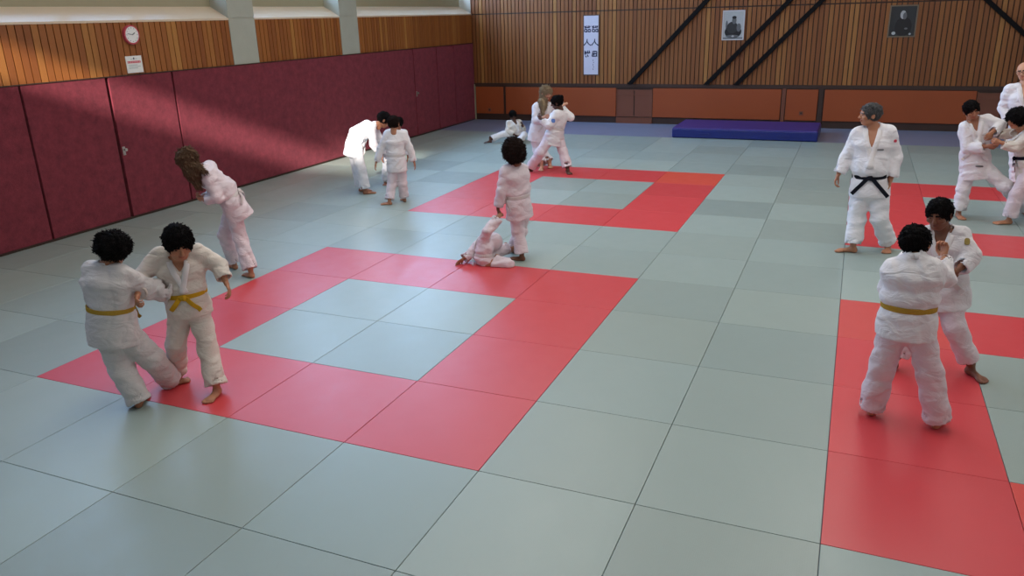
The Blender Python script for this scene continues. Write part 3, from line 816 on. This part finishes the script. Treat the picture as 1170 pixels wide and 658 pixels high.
    def sleeves(P, fo=0):
        d = None
        for s in 'LR':
            sh, el, cf = K['sh' + s], K['el' + s], cuf[s]; u = nrm(K['wr' + s] - el)
            e = cap(P, sh, el, .047 * H, o.get('elbow_r', .043) * H)
            sag = -UP * .008 * H
            f_ = cap(P, el, cf + sag + u * .03, o.get('elbow_r', .043) * H, cr)
            e = np.maximum(smin(e, f_, .015) + fo, np.where(_len(P - cf.astype(f32)) < cr * 2.2, (P - cf.astype(f32)) @ u.astype(f32), -1))
            d = e if d is None else np.minimum(d, e)
        return d
    def jk_torso(P, fo=0):
        d = torso(P, .006) + fo
        sk_ = ecap(P, mid, hemc + du * .06, (hp_s + sh_s) / 2, hp_s, (wW + .012, dW + .012), (wH + .022, dH + .026))
        sk_ = np.maximum(sk_ + fo, (P - hemc.astype(f32)) @ du.astype(f32))
        d = smin(d, sk_, .02)
        if o.get('hood'): d = smin(d, ell(P, head_c, (.55 * hs,) * 3), .03)
        bp_ = pel + (neck - pel) * o.get('belt_t', .33)
        cinch = np.exp(-(((P - bp_.astype(f32)) @ nrm(neck - pel).astype(f32)) / (.022 * H)) ** 2)
        return d + .010 * H * cinch
    nfr = nrm(np.cross(sh_s, tu))     # chest front
    vbot = mid + (neck - mid) * o.get('vneck', .62)
    def jacket(P, carve=True):
        fo = folds(P, sd + 7, .0085 * H, .17 * H); d = smin(jk_torso(P, fo), sleeves(P, fo), .025)
        if carve:
            nd = cap(P, neck - tu * .002 * H, neck + nrm(nk_top - neck) * (np.linalg.norm(nk_top - neck) + .01), .039 * H, .045 * H)
            d = np.maximum(d, -nd)
            q = P - vbot.astype(f32); u_ = q @ tu.astype(f32); s_ = np.abs(q @ sh_s.astype(f32)); f_ = q @ nfr.astype(f32)
            w_ = np.maximum(np.maximum(s_ - u_ * (.044 * H / max(1e-3, float((neck - vbot) @ tu))), -u_), np.maximum(-f_, u_ - float((neck - vbot) @ tu) - .02)) * .8
            d = np.maximum(d, -w_)
            for s in 'LR':
                u = nrm(K['wr' + s] - K['el' + s]); d = np.maximum(d, -cap(P, cuf[s] - u * .02 * H, cuf[s] + u * .08, cr - .017, cr - .013))
        return d
    pts = np.array([K[k] for k in ('shL', 'shR', 'elL', 'elR', 'wrL', 'wrR', 'hipL', 'hipR', 'neck')] + [hemc] + ([head_c] if o.get('hood') else []))
    V, F = mesh_sdf(jacket, pts.min(0) - .13 * H, pts.max(0) + .13 * H, vox)
    V[:, 2] = np.maximum(V[:, 2], .003)
    jk = link_mesh('jacket', V, F, jcol, me, G0, True)
    def smooth_j(P): return smin(jk_torso(P), sleeves(P) + .01, .025)
    def trace(p0, dr, maxd, fn=smooth_j):
        p = np.array(p0, float); t = 0.0
        for _ in range(60):
            d = float(fn(p[None].astype(f32))[0])
            if d < .0015: break
            p = p + dr * d * .7; t += d * .7
            if t > maxd: return None
        return p
    def strip(m, ctr, nor, width, th, closed=False):
        ctr = np.array(ctr); n = len(ctr); nor = np.array(nor)
        tg = np.roll(ctr, -1, 0) - np.roll(ctr, 1, 0) if closed else np.gradient(ctr, axis=0)
        ring = []
        for i in range(n):
            t = nrm(tg[i]); nn = nrm(nor[i] - t * (nor[i] @ t)); la = np.cross(t, nn)
            for a, b_ in ((-1, 0), (-.8, 1), (.8, 1), (1, 0), (.8, -.7), (-.8, -.7)): ring.append(ctr[i] + la * a * width / 2 + nn * (b_ * th))
        k = 6; F = []
        for i in range(n if closed else n - 1):
            j = (i + 1) % n
            for q in range(k): F.append((i * k + q, i * k + (q + 1) % k, j * k + (q + 1) % k, j * k + q))
        if not closed: F.append(tuple(range(k - 1, -1, -1))); F.append(tuple((n - 1) * k + q for q in range(k)))
        m.add(ring, F)
    # lapels
    m = MB()
    for sg in (1, -1):
        C = []; N = []
        for k in range(5):       # round the back of the neck
            a = math.pi * (.5 + .5 * (1 - k / 5)); dirv = nrm(nfr * math.cos(a) * 1 + sh_s * sg * math.sin(a))
            C.append(neck + dirv * .045 * H + tu * .008 * H + nfr * .006 * H); N.append(nrm(dirv + tu * .25))
        for k in range(1, 12):
            t = k / 11; c = neck + (mid - neck) * t * .97; sx = sg * (.050 * H * (1 - t * 1.25 * (1 if sg > 0 else .9)))
            p = trace(c + sh_s * sx + nfr * .25 * H, -nfr, .3 * H)
            if p is None: continue
            C.append(p + nfr * (.001 if sg > 0 else -.001)); N.append(nfr)
        if len(C) > 6:
            C = np.array(C); C[1:-1] = (C[:-2] + 2 * C[1:-1] + C[2:]) / 4
            strip(m, C, N, .030 * H, .006)
    m.build('lapel', cloth('lapel_cloth', GI['lapel'], .2), jk, G0, fix=True, smooth=True)
    # belt
    bc = o.get('belt', 'white'); bt = pel + (neck - pel) * o.get('belt_t', .33); bu = nrm(neck - pel); bs = nrm(hp_s - bu * (hp_s @ bu)); bf = np.cross(bs, bu)
    bm_ = cloth('belt_' + bc, BELT[bc], .15); C = []; N = []
    for k in range(40):
        a = 2 * math.pi * k / 40; dv = bs * math.cos(a) + bf * math.sin(a)
        p = trace(bt + dv * .24 * H, -dv, .24 * H, jk_torso)
        if p is None: p = bt + dv * .09 * H
        C.append(p + dv * .003); N.append(dv)
    C = np.array(C); C = (np.roll(C, 1, 0) + 2 * C + np.roll(C, -1, 0)) / 4
    m = MB(); strip(m, C, N, .027 * H, .005, True); bl = m.build('belt', bm_, me, G0, smooth=False)
    kb = o.get('knot', math.pi / 2); kd = bs * math.cos(kb) + bf * math.sin(kb)
    kp = trace(bt + kd * .24 * H, -kd, .24 * H, jk_torso)
    if kp is None: kp = bt + kd * .1 * H
    kp = kp + kd * .014; ks = nrm(np.cross(bu, kd))
    m = MB()
    def kn_s(P): return smin(ell(P, kp, (.021 * H, .012 * H, .016 * H), np.stack([ks, kd, bu], 1)), ell(P, kp + ks * .008 * H + kd * .004, (.010 * H, .013 * H, .018 * H), np.stack([ks, kd, bu], 1)), .004)
    V, F = mesh_sdf(kn_s, kp - .035 * H, kp + .035 * H, .005); m.add(V, [tuple(int(i) for i in f) for f in F])
    for sg, ln in ((1, o.get('belt_end', .13)), (-1, o.get('belt_end', .13) * .85)):
        C = []; N = []
        for k in range(7):
            t = k / 6; p = kp + ks * sg * (.012 * H + t * ln * H * .62) - (UP * .6 + bu * .4) * t * ln * H * .72
            q = trace(p + kd * .2 * H, -kd, .22 * H, jk_torso); p = (q + kd * (.008 + .012 * math.sin(t * 3))) if q is not None else p
            C.append(p); N.append(kd)
        strip(m, C, N, .025 * H, .004)
    m.build('belt_knot', bm_, bl, G0, smooth=False)
    # ---- hair
    style = o.get('hair', 'short'); extra = [(( jp(a) - head_c) @ HR / hs, (jp(b_) - head_c) @ HR / hs, ra, rb) for a, b_, ra, rb in o.get('strands', [])]
    hr = np.random.RandomState(sd)
    ks_ = [nrm(hr.normal(size=3)) for _ in range(10)]; ph = hr.uniform(0, 6, 10)
    def hair(P):
        if style == 'afro':
            d = ell(P, (0, -.14, .02), (.60, .62, .72)); d = np.maximum(d, -ell(P, (0, .62, -.22), (.36, .50, .46)))
            for i in range(10): d = d + .013 * np.sin(P @ (ks_[i] * (12 + 4 * i)).astype(f32) + ph[i])
        elif style == 'curly':
            d = ell(P, (0, -.06, .14), (.53, .60, .52)); d = np.maximum(d, -ell(P, (0, .62, -.20), (.34, .44, .36)))
            for i in range(10): d = d + .012 * np.sin(P @ (ks_[i] * (11 + 4 * i)).astype(f32) + ph[i])
        else:
            g = {'short': .042, 'thick': .07, 'long': .055, 'pony': .045, 'crop': .032}[style]
            d = ell(P, (0, -.06, .11), (.375 + g, .47 + g, .41 + g))
            d = np.maximum(d, -ell(P, (0, .60, -.10 if style != 'crop' else -.02), (.38, .36 if style != 'crop' else .44, .38)))
            low = -.20 if style in ('short', 'thick', 'crop') else -.35
            d = np.maximum(d, -(P[:, 2] - low + .35 * np.maximum(P[:, 1], -.3) * -1))
            d = np.maximum(d, np.minimum(.02 + 0 * d, 1) * 0 + -ell(P, (.43, .06, -.14), (.10, .10, .14))); d = np.maximum(d, -ell(P, (-.43, .06, -.14), (.10, .10, .14)))
            for i in range(5): d = d + .007 * np.sin(P @ (ks_[i] * (16 + 6 * i)).astype(f32) + ph[i])
        for a, b_, ra, rb in extra:
            e = cap(P, a, b_, ra, rb) + .014 * np.sin(np.arctan2(P[:, 1], P[:, 0]) * 22 + P[:, 2] * 2)
            d = smin(d, e, .08)
        if style == 'pony': d = smin(d, ell(P, (0, -.50, .30), (.15, .14, .15)), .04)
        return d
    ex = np.array([e[0] for e in extra] + [e[1] for e in extra] + [[0, 0, 0]]); er = max([max(e[2], e[3]) for e in extra] + [0]) + .1
    lo = np.minimum((-.8, -.9, -.75), ex.min(0) - er); hi = np.maximum((.8, .75, .9), ex.max(0) + er)
    if not o.get('nohair'):
        V, F = mesh_sdf(hair, lo, hi, .024)
        # locks lying on (or, for curls, standing off) the hair surface
        fc = V[F]; nn = np.cross(fc[:, 2] - fc[:, 0], fc[:, 3] - fc[:, 1]); nn /= (np.linalg.norm(nn, axis=1) + 1e-9)[:, None]; cc = fc.mean(1)
        out = (cc * nn).sum(1) > .1; pick = hr.choice(np.where(out)[0], 1500)
        big = style in ('afro', 'curly'); TV = []; TF = []; k0 = len(V)
        for i in pick:
            n_ = nn[i]; c_ = cc[i]; rd = hr.normal(size=3) * (.9 if style == 'afro' else .6 if big else .22)
            dn = np.array([0, -.15, -1.]) if not big else np.array([0, 0, -.25]); dn = dn - n_ * (dn @ n_)
            if c_[2] > .35 and not big: dn = dn + (c_ * (1, 1, 0)) * 1.5; dn -= n_ * (dn @ n_)
            d_ = nrm(dn * 1.0 + n_ * (.9 if style == 'afro' else .55 if big else .16) + rd); ln = hr.uniform(.5, 1) * ({'afro': .15, 'curly': .15, 'long': .3, 'thick': .17}.get(style, .12))
            sx = nrm(np.cross(d_, n_ + .01)); w_ = .020 if big else .026
            p0 = c_ - n_ * .012; TV += [p0 - sx * w_, p0 + sx * w_, p0 + n_ * w_ * 1.1, p0 + d_ * ln * .6 - sx * w_ * .7, p0 + d_ * ln * .6 + sx * w_ * .7, p0 + d_ * ln * .6 + n_ * w_, p0 + d_ * ln - n_ * .01]
            for q in ((0, 1, 4, 3), (1, 2, 5, 4), (2, 0, 3, 5), (3, 4, 6, 6), (4, 5, 6, 6), (5, 3, 6, 6)): TF.append([k0 + a for a in q])
            k0 += 7
        V = np.concatenate([V, np.array(TV)]); F = [tuple(f) for f in F] + [tuple(dict.fromkeys(f)) for f in TF]
        link_mesh('hair', V @ HR.T * hs + head_c, F, hair_mat('hair_' + hc, HAIR[hc]), me, G0, True)
    # ---- extras
    if o.get('glasses'):
        m = MB()
        for s in (1, -1):
            C = [np.array([s * .15 + .11 * math.cos(a), .47, .02 + .08 * math.sin(a)]) @ HR.T * hs + head_c for a in np.linspace(0, 2 * math.pi, 20, endpoint=False)]
            strip(m, C, [hf] * 20, .004, .003, True)
            strip(m, [np.array(q) @ HR.T * hs + head_c for q in ((s * .26, .47, .03), (s * .36, .3, .03), (s * .41, .0, .02))], [HR[:, 2]] * 3, .006, .003)
        strip(m, [np.array(q) @ HR.T * hs + head_c for q in ((-.04, .49, .03), (0, .5, .035), (.04, .49, .03))], [hf] * 3, .006, .003)
        m.build('glasses', M['black'], me, G0)
    for (nm, q, w_, h_, mt) in o.get('patches', []):
        p0 = jp(q); vd = nrm(p0 - CAM_LOC); p = trace(p0 - vd * .35, vd, .7, lambda P: jacket(P, False))
        if p is None: continue
        e = .004; gr = nrm([float((jacket((p + d_)[None].astype(f32), False) - jacket((p - d_)[None].astype(f32), False))[0]) for d_ in np.eye(3) * .012])
        up_ = nrm(UP - gr * (UP @ gr)); sd_ = np.cross(up_, gr); m = MB()
        ring = []
        for dd in (-.01, .006):
            for k in range(16):
                a = 2 * math.pi * (k + .5) / 16; ca, sa = math.cos(a), math.sin(a); r_ = 1 / max(abs(ca), abs(sa)) ** .6
                ring.append(p + sd_ * ca * r_ * w_ / 2 + up_ * sa * r_ * h_ / 2 + gr * dd)
        m.add(ring, [tuple(range(16)), tuple(range(31, 15, -1))] + [(i, i + 16, (i + 1) % 16 + 16, (i + 1) % 16) for i in range(16)])
        m.build(nm, M[mt], jk, G0)
    return me
def hash_(s):
    h = 7
    for c in s: h = (h * 31 + ord(c)) % 1000003
    return h
GI = {'white': srgb(232, 228, 230), 'pink': srgb(228, 214, 219), 'bright': srgb(238, 236, 240), 'cream': srgb(224, 214, 204), 'grey': srgb(214, 209, 208), 'lapel': srgb(236, 232, 232)}
BELT = {'white': srgb(214, 206, 204), 'yellow': srgb(206, 160, 40), 'black': srgb(24, 26, 36), 'darkyellow': srgb(178, 142, 56)}
#PEOPLE
# ------------------------------------------------------------------ people
person('person', 'curly-haired child in white gi and yellow belt, leaning back, seen from behind', 1.38, (172, 457),
    dict(head=(130, 285), neck=(121, 303), shL=(104, 308, .10), shR=(141, 313, -.08), elL=(112, 334, .26), elR=(167, 330, -.02), wrL=(150, 330, .32), wrR=(193, 330, .05),
         hipL=(120, 376, .06), hipR=(139, 377, -.05), knL=(139, 421, 0), knR=(173, 409, .02)),
    dict(L=((158, 467), (163, 459)), R=((189, 443), (206, 438))), (.75, .55, -.25), hair='curly', skin='olive', belt='darkyellow', jcol='grey', tcol='grey',
    fat=1.2, cuff_r=.068, elbow_r=.055, skirt=.07, handR=dict(curl=.95), handL=dict(curl=.9), belt_t=.36, hem_r=.064, vox=.010, hemL=1.12, hemR=1.08, knot=math.pi / 2)
person('person', 'child in white gi and yellow belt facing the camera, head bowed, arm swung out', 1.42, (228, 441),
    dict(head=(204, 278, -.12), neck=(203, 292, .0), shL=(225, 288, .0), shR=(183, 292, .02), elL=(250, 303, -.03), elR=(161, 316, .02), wrL=(258, 322, -.12), wrR=(157, 338, -.20),
         hipL=(226, 350, .0), hipR=(207, 351, .03), knL=(238, 400, -.10), knR=(201, 394, .05)),
    dict(L=((252, 448), (239, 459)), R=((207, 430), (199, 437))), (.12, -.90, -.38), hair='thick', head=.160, skin='tan', belt='yellow', jcol='cream', tcol='cream',
    handL=dict(curl=.4), handR=dict(curl=.95), cuffL=.80, belt_t=.30, vox=.010, hem=.97, skirt=.035, cuff_r=.045, belt_end=.11)
person('person', 'long brown-haired person in white gi bending forward beside the maroon left wall', 1.47, (279, 312),
    dict(head=(214, 183, -.05), neck=(231, 193, .0), shL=(237, 202, -.12), shR=(240, 190, .14), elL=(248, 226, -.16), elR=(243, 226, .14), wrL=(234, 227, -.08), wrR=(232, 225, .05),
         chest=(240, 203, .01), waist=(256, 215, .02), hipL=(264, 233, -.06), hipR=(268, 231, .09), knL=(274, 270, -.05), knR=(257, 268, .13)),
    dict(L=((290, 318), (281, 315)), R=((271, 308), (261, 305))), (-.75, .45, -.5), head_up=(-.4, .0, .9), hair='long', haircol='brown', skin='tan', belt='white',
    strands=[((214, 182, -.05), (222, 200, -.12), .42, .34), ((219, 195, -.1), (226, 213, -.16), .34, .12), ((222, 190, -.12), (234, 196, -.2), .26, .06)],
    jcol='pink', tcol='pink', skirt=.13, knot=-math.pi / 2, belt_t=.15, handL=dict(curl=.7), handR=dict(curl=.7), vox=.011)
person('person', 'sunlit dark-haired person in white gi bowing towards the children by the left wall', 1.50, (413, 221),
    dict(head=(439, 137, .03), neck=(429, 143, 0), shR=(424, 149, -.14), shL=(427, 146, .14), elR=(427, 165, -.16), elL=(435, 163, .15), wrR=(432, 172, -.14), wrL=(443, 170, .12),
         chest=(420, 147), waist=(408, 154), hipR=(406, 168, -.08), hipL=(404, 168, .08), knR=(412, 193, -.08), knL=(408, 192, .08)),
    dict(R=((415, 222), (428, 221)), L=((410, 219), (424, 218))), (.8, .0, -.55), head_up=(.5, 0, .8), hair='short', skin='olive', jcol='bright', tcol='bright', vox=.013, fat=1.12, skirt_dir=(-.25, 0, -1), skirt=.10, belt_t=.2)
person('person', 'small dark-haired child in white gi and white belt, back turned, arms hanging apart', 1.30, (454, 232),
    dict(head=(450, 141), neck=(450.5, 150), shL=(442, 154.5), shR=(460, 154), elL=(435, 170), elR=(468, 169), wrL=(430, 185), wrR=(473, 184.5),
         hipL=(449, 190), hipR=(458, 190), knL=(447.5, 211), knR=(460, 210)),
    dict(L=((448, 234), (436, 234)), R=((463, 231), (459, 228))), (.35, .9, -.05), hair='short', haircol='darkbrown', skin='tan', jcol='white', tcol='pink', vox=.012, knot=math.pi / 2, skirt=.06, cuff=.97, head=.158)
person('person', 'child in white gi almost hidden behind the small child with hanging arms', 1.22, (447, 212),
    dict(head=(455, 141, -.1), neck=(453, 148), shR=(443, 152), shL=(462, 152), elR=(438, 163, -.05), elL=(467, 166, -.05), wrR=(437, 178, -.1), wrL=(466, 179, -.08),
         hipR=(443, 177), hipL=(454, 177), knR=(441, 194), knL=(454, 195)),
    dict(R=((441, 210), (438, 214)), L=((454, 211), (455, 216))), (-.4, -.85, -.3), hair='short', skin='olive', jcol='bright', tcol='bright', vox=.013)
person('person', 'bushy-haired child in white gi standing and pulling the fallen child up by the arm', 1.40, (594, 296),
    dict(head=(585, 173, -.02), neck=(588, 188), shL=(577, 196, -.05), shR=(597, 193, .08), elL=(573, 218, -.08), elR=(601, 215, .12), wrL=(569, 238, -.05), wrR=(597, 232, .22),
         hipL=(588, 238, -.03), hipR=(598, 238, .08), knL=(592, 264, .0), knR=(595, 264, .12)),
    dict(L=((600, 298), (589, 297)), R=((589, 290), (579, 286))), (-.75, .6, -.2), hair='afro', haircol='darkbrown', skin='brown', jcol='pink', tcol='pink', vox=.011, handL=dict(curl=.95, dir=(.05, 0, -1)), skirt=.08, belt_t=.3, hemL=.95, knot=.4)
person('person', 'fallen child in white gi sprawled on the red mat with one arm pulled upwards', 1.30, (565, 300),
    dict(head=(564, 276, .10), neck=(557, 275, .04), shL=(553, 273, -.04), shR=(547, 280, .12), elL=(557, 264, -.12), elR=(537, 290, .05), wrL=(567, 251, -.05), wrR=(529, 296, 0),
         chest=(553, 284, 0), waist=(552, 293, -.02), hipL=(556, 302, -.08), hipR=(557, 296, .08), knL=(581, 302, -.16), knR=(571, 287, .14)),
    dict(L=((566, 305, -.1), (559, 302, -.05)), R=((582, 290, .20), (588, 284, .24))), (.2, .8, .2), nohair=True, hood=True, skin='olive', jcol='pink', tcol='pink', vox=.011, fat=.95, handR=dict(curl=.1), handL=dict(curl=.5), skirt=.05, vneck=.9, cuffL=1.15, cuff_r=.052)
person('person', 'child in white gi rolling on the far mats with one leg stretched out', 1.35, (585, 161),
    dict(head=(586, 132, .02), neck=(587, 138), shL=(593, 140, .05), shR=(581, 141, -.03), elL=(598, 148, .0), elR=(580, 150, -.10), wrL=(597, 143, -.15), wrR=(588, 154, -.15),
         chest=(588, 143), waist=(591, 150), hipL=(594, 157, .05), hipR=(590, 157, -.05), knL=(599, 154, -.2), knR=(575, 153, -.10)),
    dict(R=((562, 163), (555, 163.5), .02), L=((594, 165), (590, 166))), (.2, -.85, -.5), hair='short', skin='dark', jcol='cream', tcol='white', vox=.014)
person('person', 'fair long-haired person in white gi grappling, standing behind the dark-haired partner', 1.66, (615, 190),
    dict(head=(624, 106, -.03), neck=(621, 117), shR=(613, 122, -.05), shL=(629, 122, .10), elR=(612, 137, -.12), elL=(638, 122, .15), wrR=(621, 134, -.25), wrL=(645, 119, .1),
         hipR=(611, 152, -.02), hipL=(619, 152, .08), knR=(614, 172, -.02), knL=(618, 171, .08)),
    dict(R=((619, 193), (617, 198)), L=((628, 190), (630, 195))), (.6, -.7, -.3), hair='long', haircol='blond', skin='fair', jcol='white', tcol='white', vox=.014, handL=dict(curl=.8, dir=(-.9, -.2, -.2)),
    strands=[((622, 106, .0), (620, 122, -.1), .34, .30), ((619, 116, -.1), (621, 131, -.22), .26, .10)], head=.135, handR=dict(curl=.9))
person('person', 'person with dark hair bun in white gi, legs planted wide, on far red mats', 1.62, (629, 197),
    dict(head=(636, 117, -.02), neck=(640, 127), shL=(635, 131, -.12), shR=(646, 130, .12), elL=(627, 144, -.18), elR=(652, 134, .1), wrL=(619, 136, -.12), wrR=(641, 122, .18),
         hipL=(629, 155, -.05), hipR=(637, 155, .06), knL=(618, 174, -.08), knR=(643, 172, .02)),
    dict(L=((609, 196), (602, 196)), R=((648, 197), (655, 203))), (-.85, .1, -.25), hair='pony', haircol='black', skin='dark', jcol='white', tcol='pink', vox=.013, head=.135, patches=[('sleeve_patch', (632, 138), .07, .07, 'patchblue')],
    handL=dict(curl=.8), skirt=.10)
person('person', 'grey-haired adult teacher in white gi with black belt, standing and looking to the left', 1.70, (992, 287),
    dict(head=(994, 131, -.03), neck=(998, 144), shR=(981, 153, .0), shL=(1016, 151, .0), elR=(968, 178, .02), elL=(1023, 179, .03), wrR=(958, 199, -.03), wrL=(1018, 204, -.02),
         hipR=(984, 216), hipL=(1003, 216), knR=(979, 249, -.02), knL=(1005, 249, -.04)),
    dict(R=((979, 288.5), (960, 287.5)), L=((1014, 284), (1012, 292))), (-.92, -.35, -.02), hair='crop', haircol='grey', skin='tan', belt='black', jcol='bright', tcol='bright', fat=1.09, belly=True,
    head=.134, vneck=.50, vox=.011, hem=.95, handR=dict(curl=.55), handL=dict(curl=.35), belt_t=.22, skirt=.045, belt_end=.17, cuff=.93, cuff_r=.044,
    patches=[('chest_lettering', (1006, 171), .07, .012, 'ph_mid'), ('shoulder_mark', (1023, 161), .03, .03, 'redink')])
person('person', 'short dark-haired person in white gi hauling on the curly-haired partner at the right edge', 1.60, (1122, 250),
    dict(head=(1110, 126, -.08), neck=(1113, 136), shR=(1103, 145, -.05), shL=(1128, 137, .02), elR=(1106, 169, -.12), elL=(1143, 143, -.02), wrR=(1128, 167, -.22), wrL=(1133, 152, -.2),
         hipR=(1107, 190, .0), hipL=(1122, 190, .0), knR=(1101, 216, -.03), knL=(1148, 212, -.05)),
    dict(R=((1093, 247), (1099, 251)), L=((1168, 243), (1176, 248))), (.40, -.85, -.25), hair='short', skin='olive', jcol='white', tcol='white', vox=.012, head=.138, skirt=.10, belt_t=.4, handR=dict(curl=.9), handL=dict(curl=.9),
    patches=[('hem_label', (1119, 190), .09, .02, 'ph_mid')])
person('person', 'curly black-haired person in white gi and black belt, cut off by the right edge', 1.55, (1170, 256),
    dict(head=(1162, 136, -.10), neck=(1170, 146), shR=(1165, 153, .12), shL=(1178, 154, -.12), elR=(1152, 153, .05), elL=(1160, 168, -.18), wrR=(1138, 152, -.02), wrL=(1144, 163, -.22),
         hipR=(1174, 193, .1), hipL=(1178, 194, -.05), knR=(1190, 222, .1), knL=(1162, 222, -.1)),
    dict(L=((1156, 256), (1145, 256)), R=((1196, 250), (1188, 250))), (-.7, -.6, -.3), hair='curly', skin='tan', belt='black', jcol='cream', tcol='pink', vox=.012, head=.138, handR=dict(curl=.9), handL=dict(curl=.9), knot=math.pi * .55)
person('person', 'bespectacled bald adult in white gi with open chest, standing at the far right', 1.76, (1172, 216),
    dict(head=(1170, 81), neck=(1171, 96), shR=(1153, 103), shL=(1189, 103), elR=(1146, 123, .03), elL=(1197, 124, .03), wrR=(1154, 141, -.08), wrL=(1190, 142, -.08),
         hipR=(1163, 153), hipL=(1180, 153), knR=(1162, 183), knL=(1181, 183)),
    dict(R=((1161, 214), (1158, 219)), L=((1182, 214), (1186, 219))), (-.2, -.95, -.15), nohair=True, skin='fair', belt='black', jcol='bright', tcol='bright', vox=.014, head=.135, glasses=True, vneck=.35, fat=1.1)
person('person', 'black-haired brown-skinned boy in white gi facing the camera, looking down at his partner', 1.52, (1078, 425),
    dict(head=(1073, 245, -.06), neck=(1077, 261), shR=(1058, 269, .0), shL=(1097, 270, -.02), elR=(1043, 290, -.10), elL=(1110, 293, -.08), wrR=(1030, 303, -.25), wrL=(1094, 309, -.20),
         hipR=(1070, 330), hipL=(1087, 331), knR=(1050, 370, -.06), knL=(1090, 372, -.08)),
    dict(R=((1024, 420), (1014, 424)), L=((1103, 425), (1124, 437))), (-.25, -.93, -.22), hair='short', skin='brown', belt='white', jcol='white', tcol='pink', vox=.010, head=.136, vneck=.45, handL=dict(curl=.9), handR=dict(curl=.9), hem=.84, hem_r=.050, skirt=.09,
    patches=[('sleeve_patch', (1105, 276), .035, .05, 'gold')], cuffL=.80)
person('person', 'black-haired child in white gi and yellow belt, back turned, on the near right red mats', 1.42, (1032, 486),
    dict(head=(1046, 278, .06), neck=(1045, 292, .0), shL=(1023, 307, .0), shR=(1065, 306, .0), elL=(1014, 328, .10), elR=(1080, 318, .12), wrL=(1028, 318, .30), wrR=(1078, 294, .27),
         hipL=(1024, 369), hipR=(1048, 369), knL=(1008, 418, .02), knR=(1062, 424, .02)),
    dict(L=((994, 476), (999, 466)), R=((1067, 491), (1075, 480))), (.25, .85, -.2), hair='short', haircol='black', skin='tan', belt='darkyellow', jcol='white', tcol='pink', vox=.010, head=.150, handR=dict(curl=.8, dir=(0, .5, 1)), handL=dict(curl=.8),
    belt_t=.27, skirt=.06, hem=1.02, hem_r=.066, fat=1.1, cuff_r=.048)
for r in REPORT: print('BONES', r)
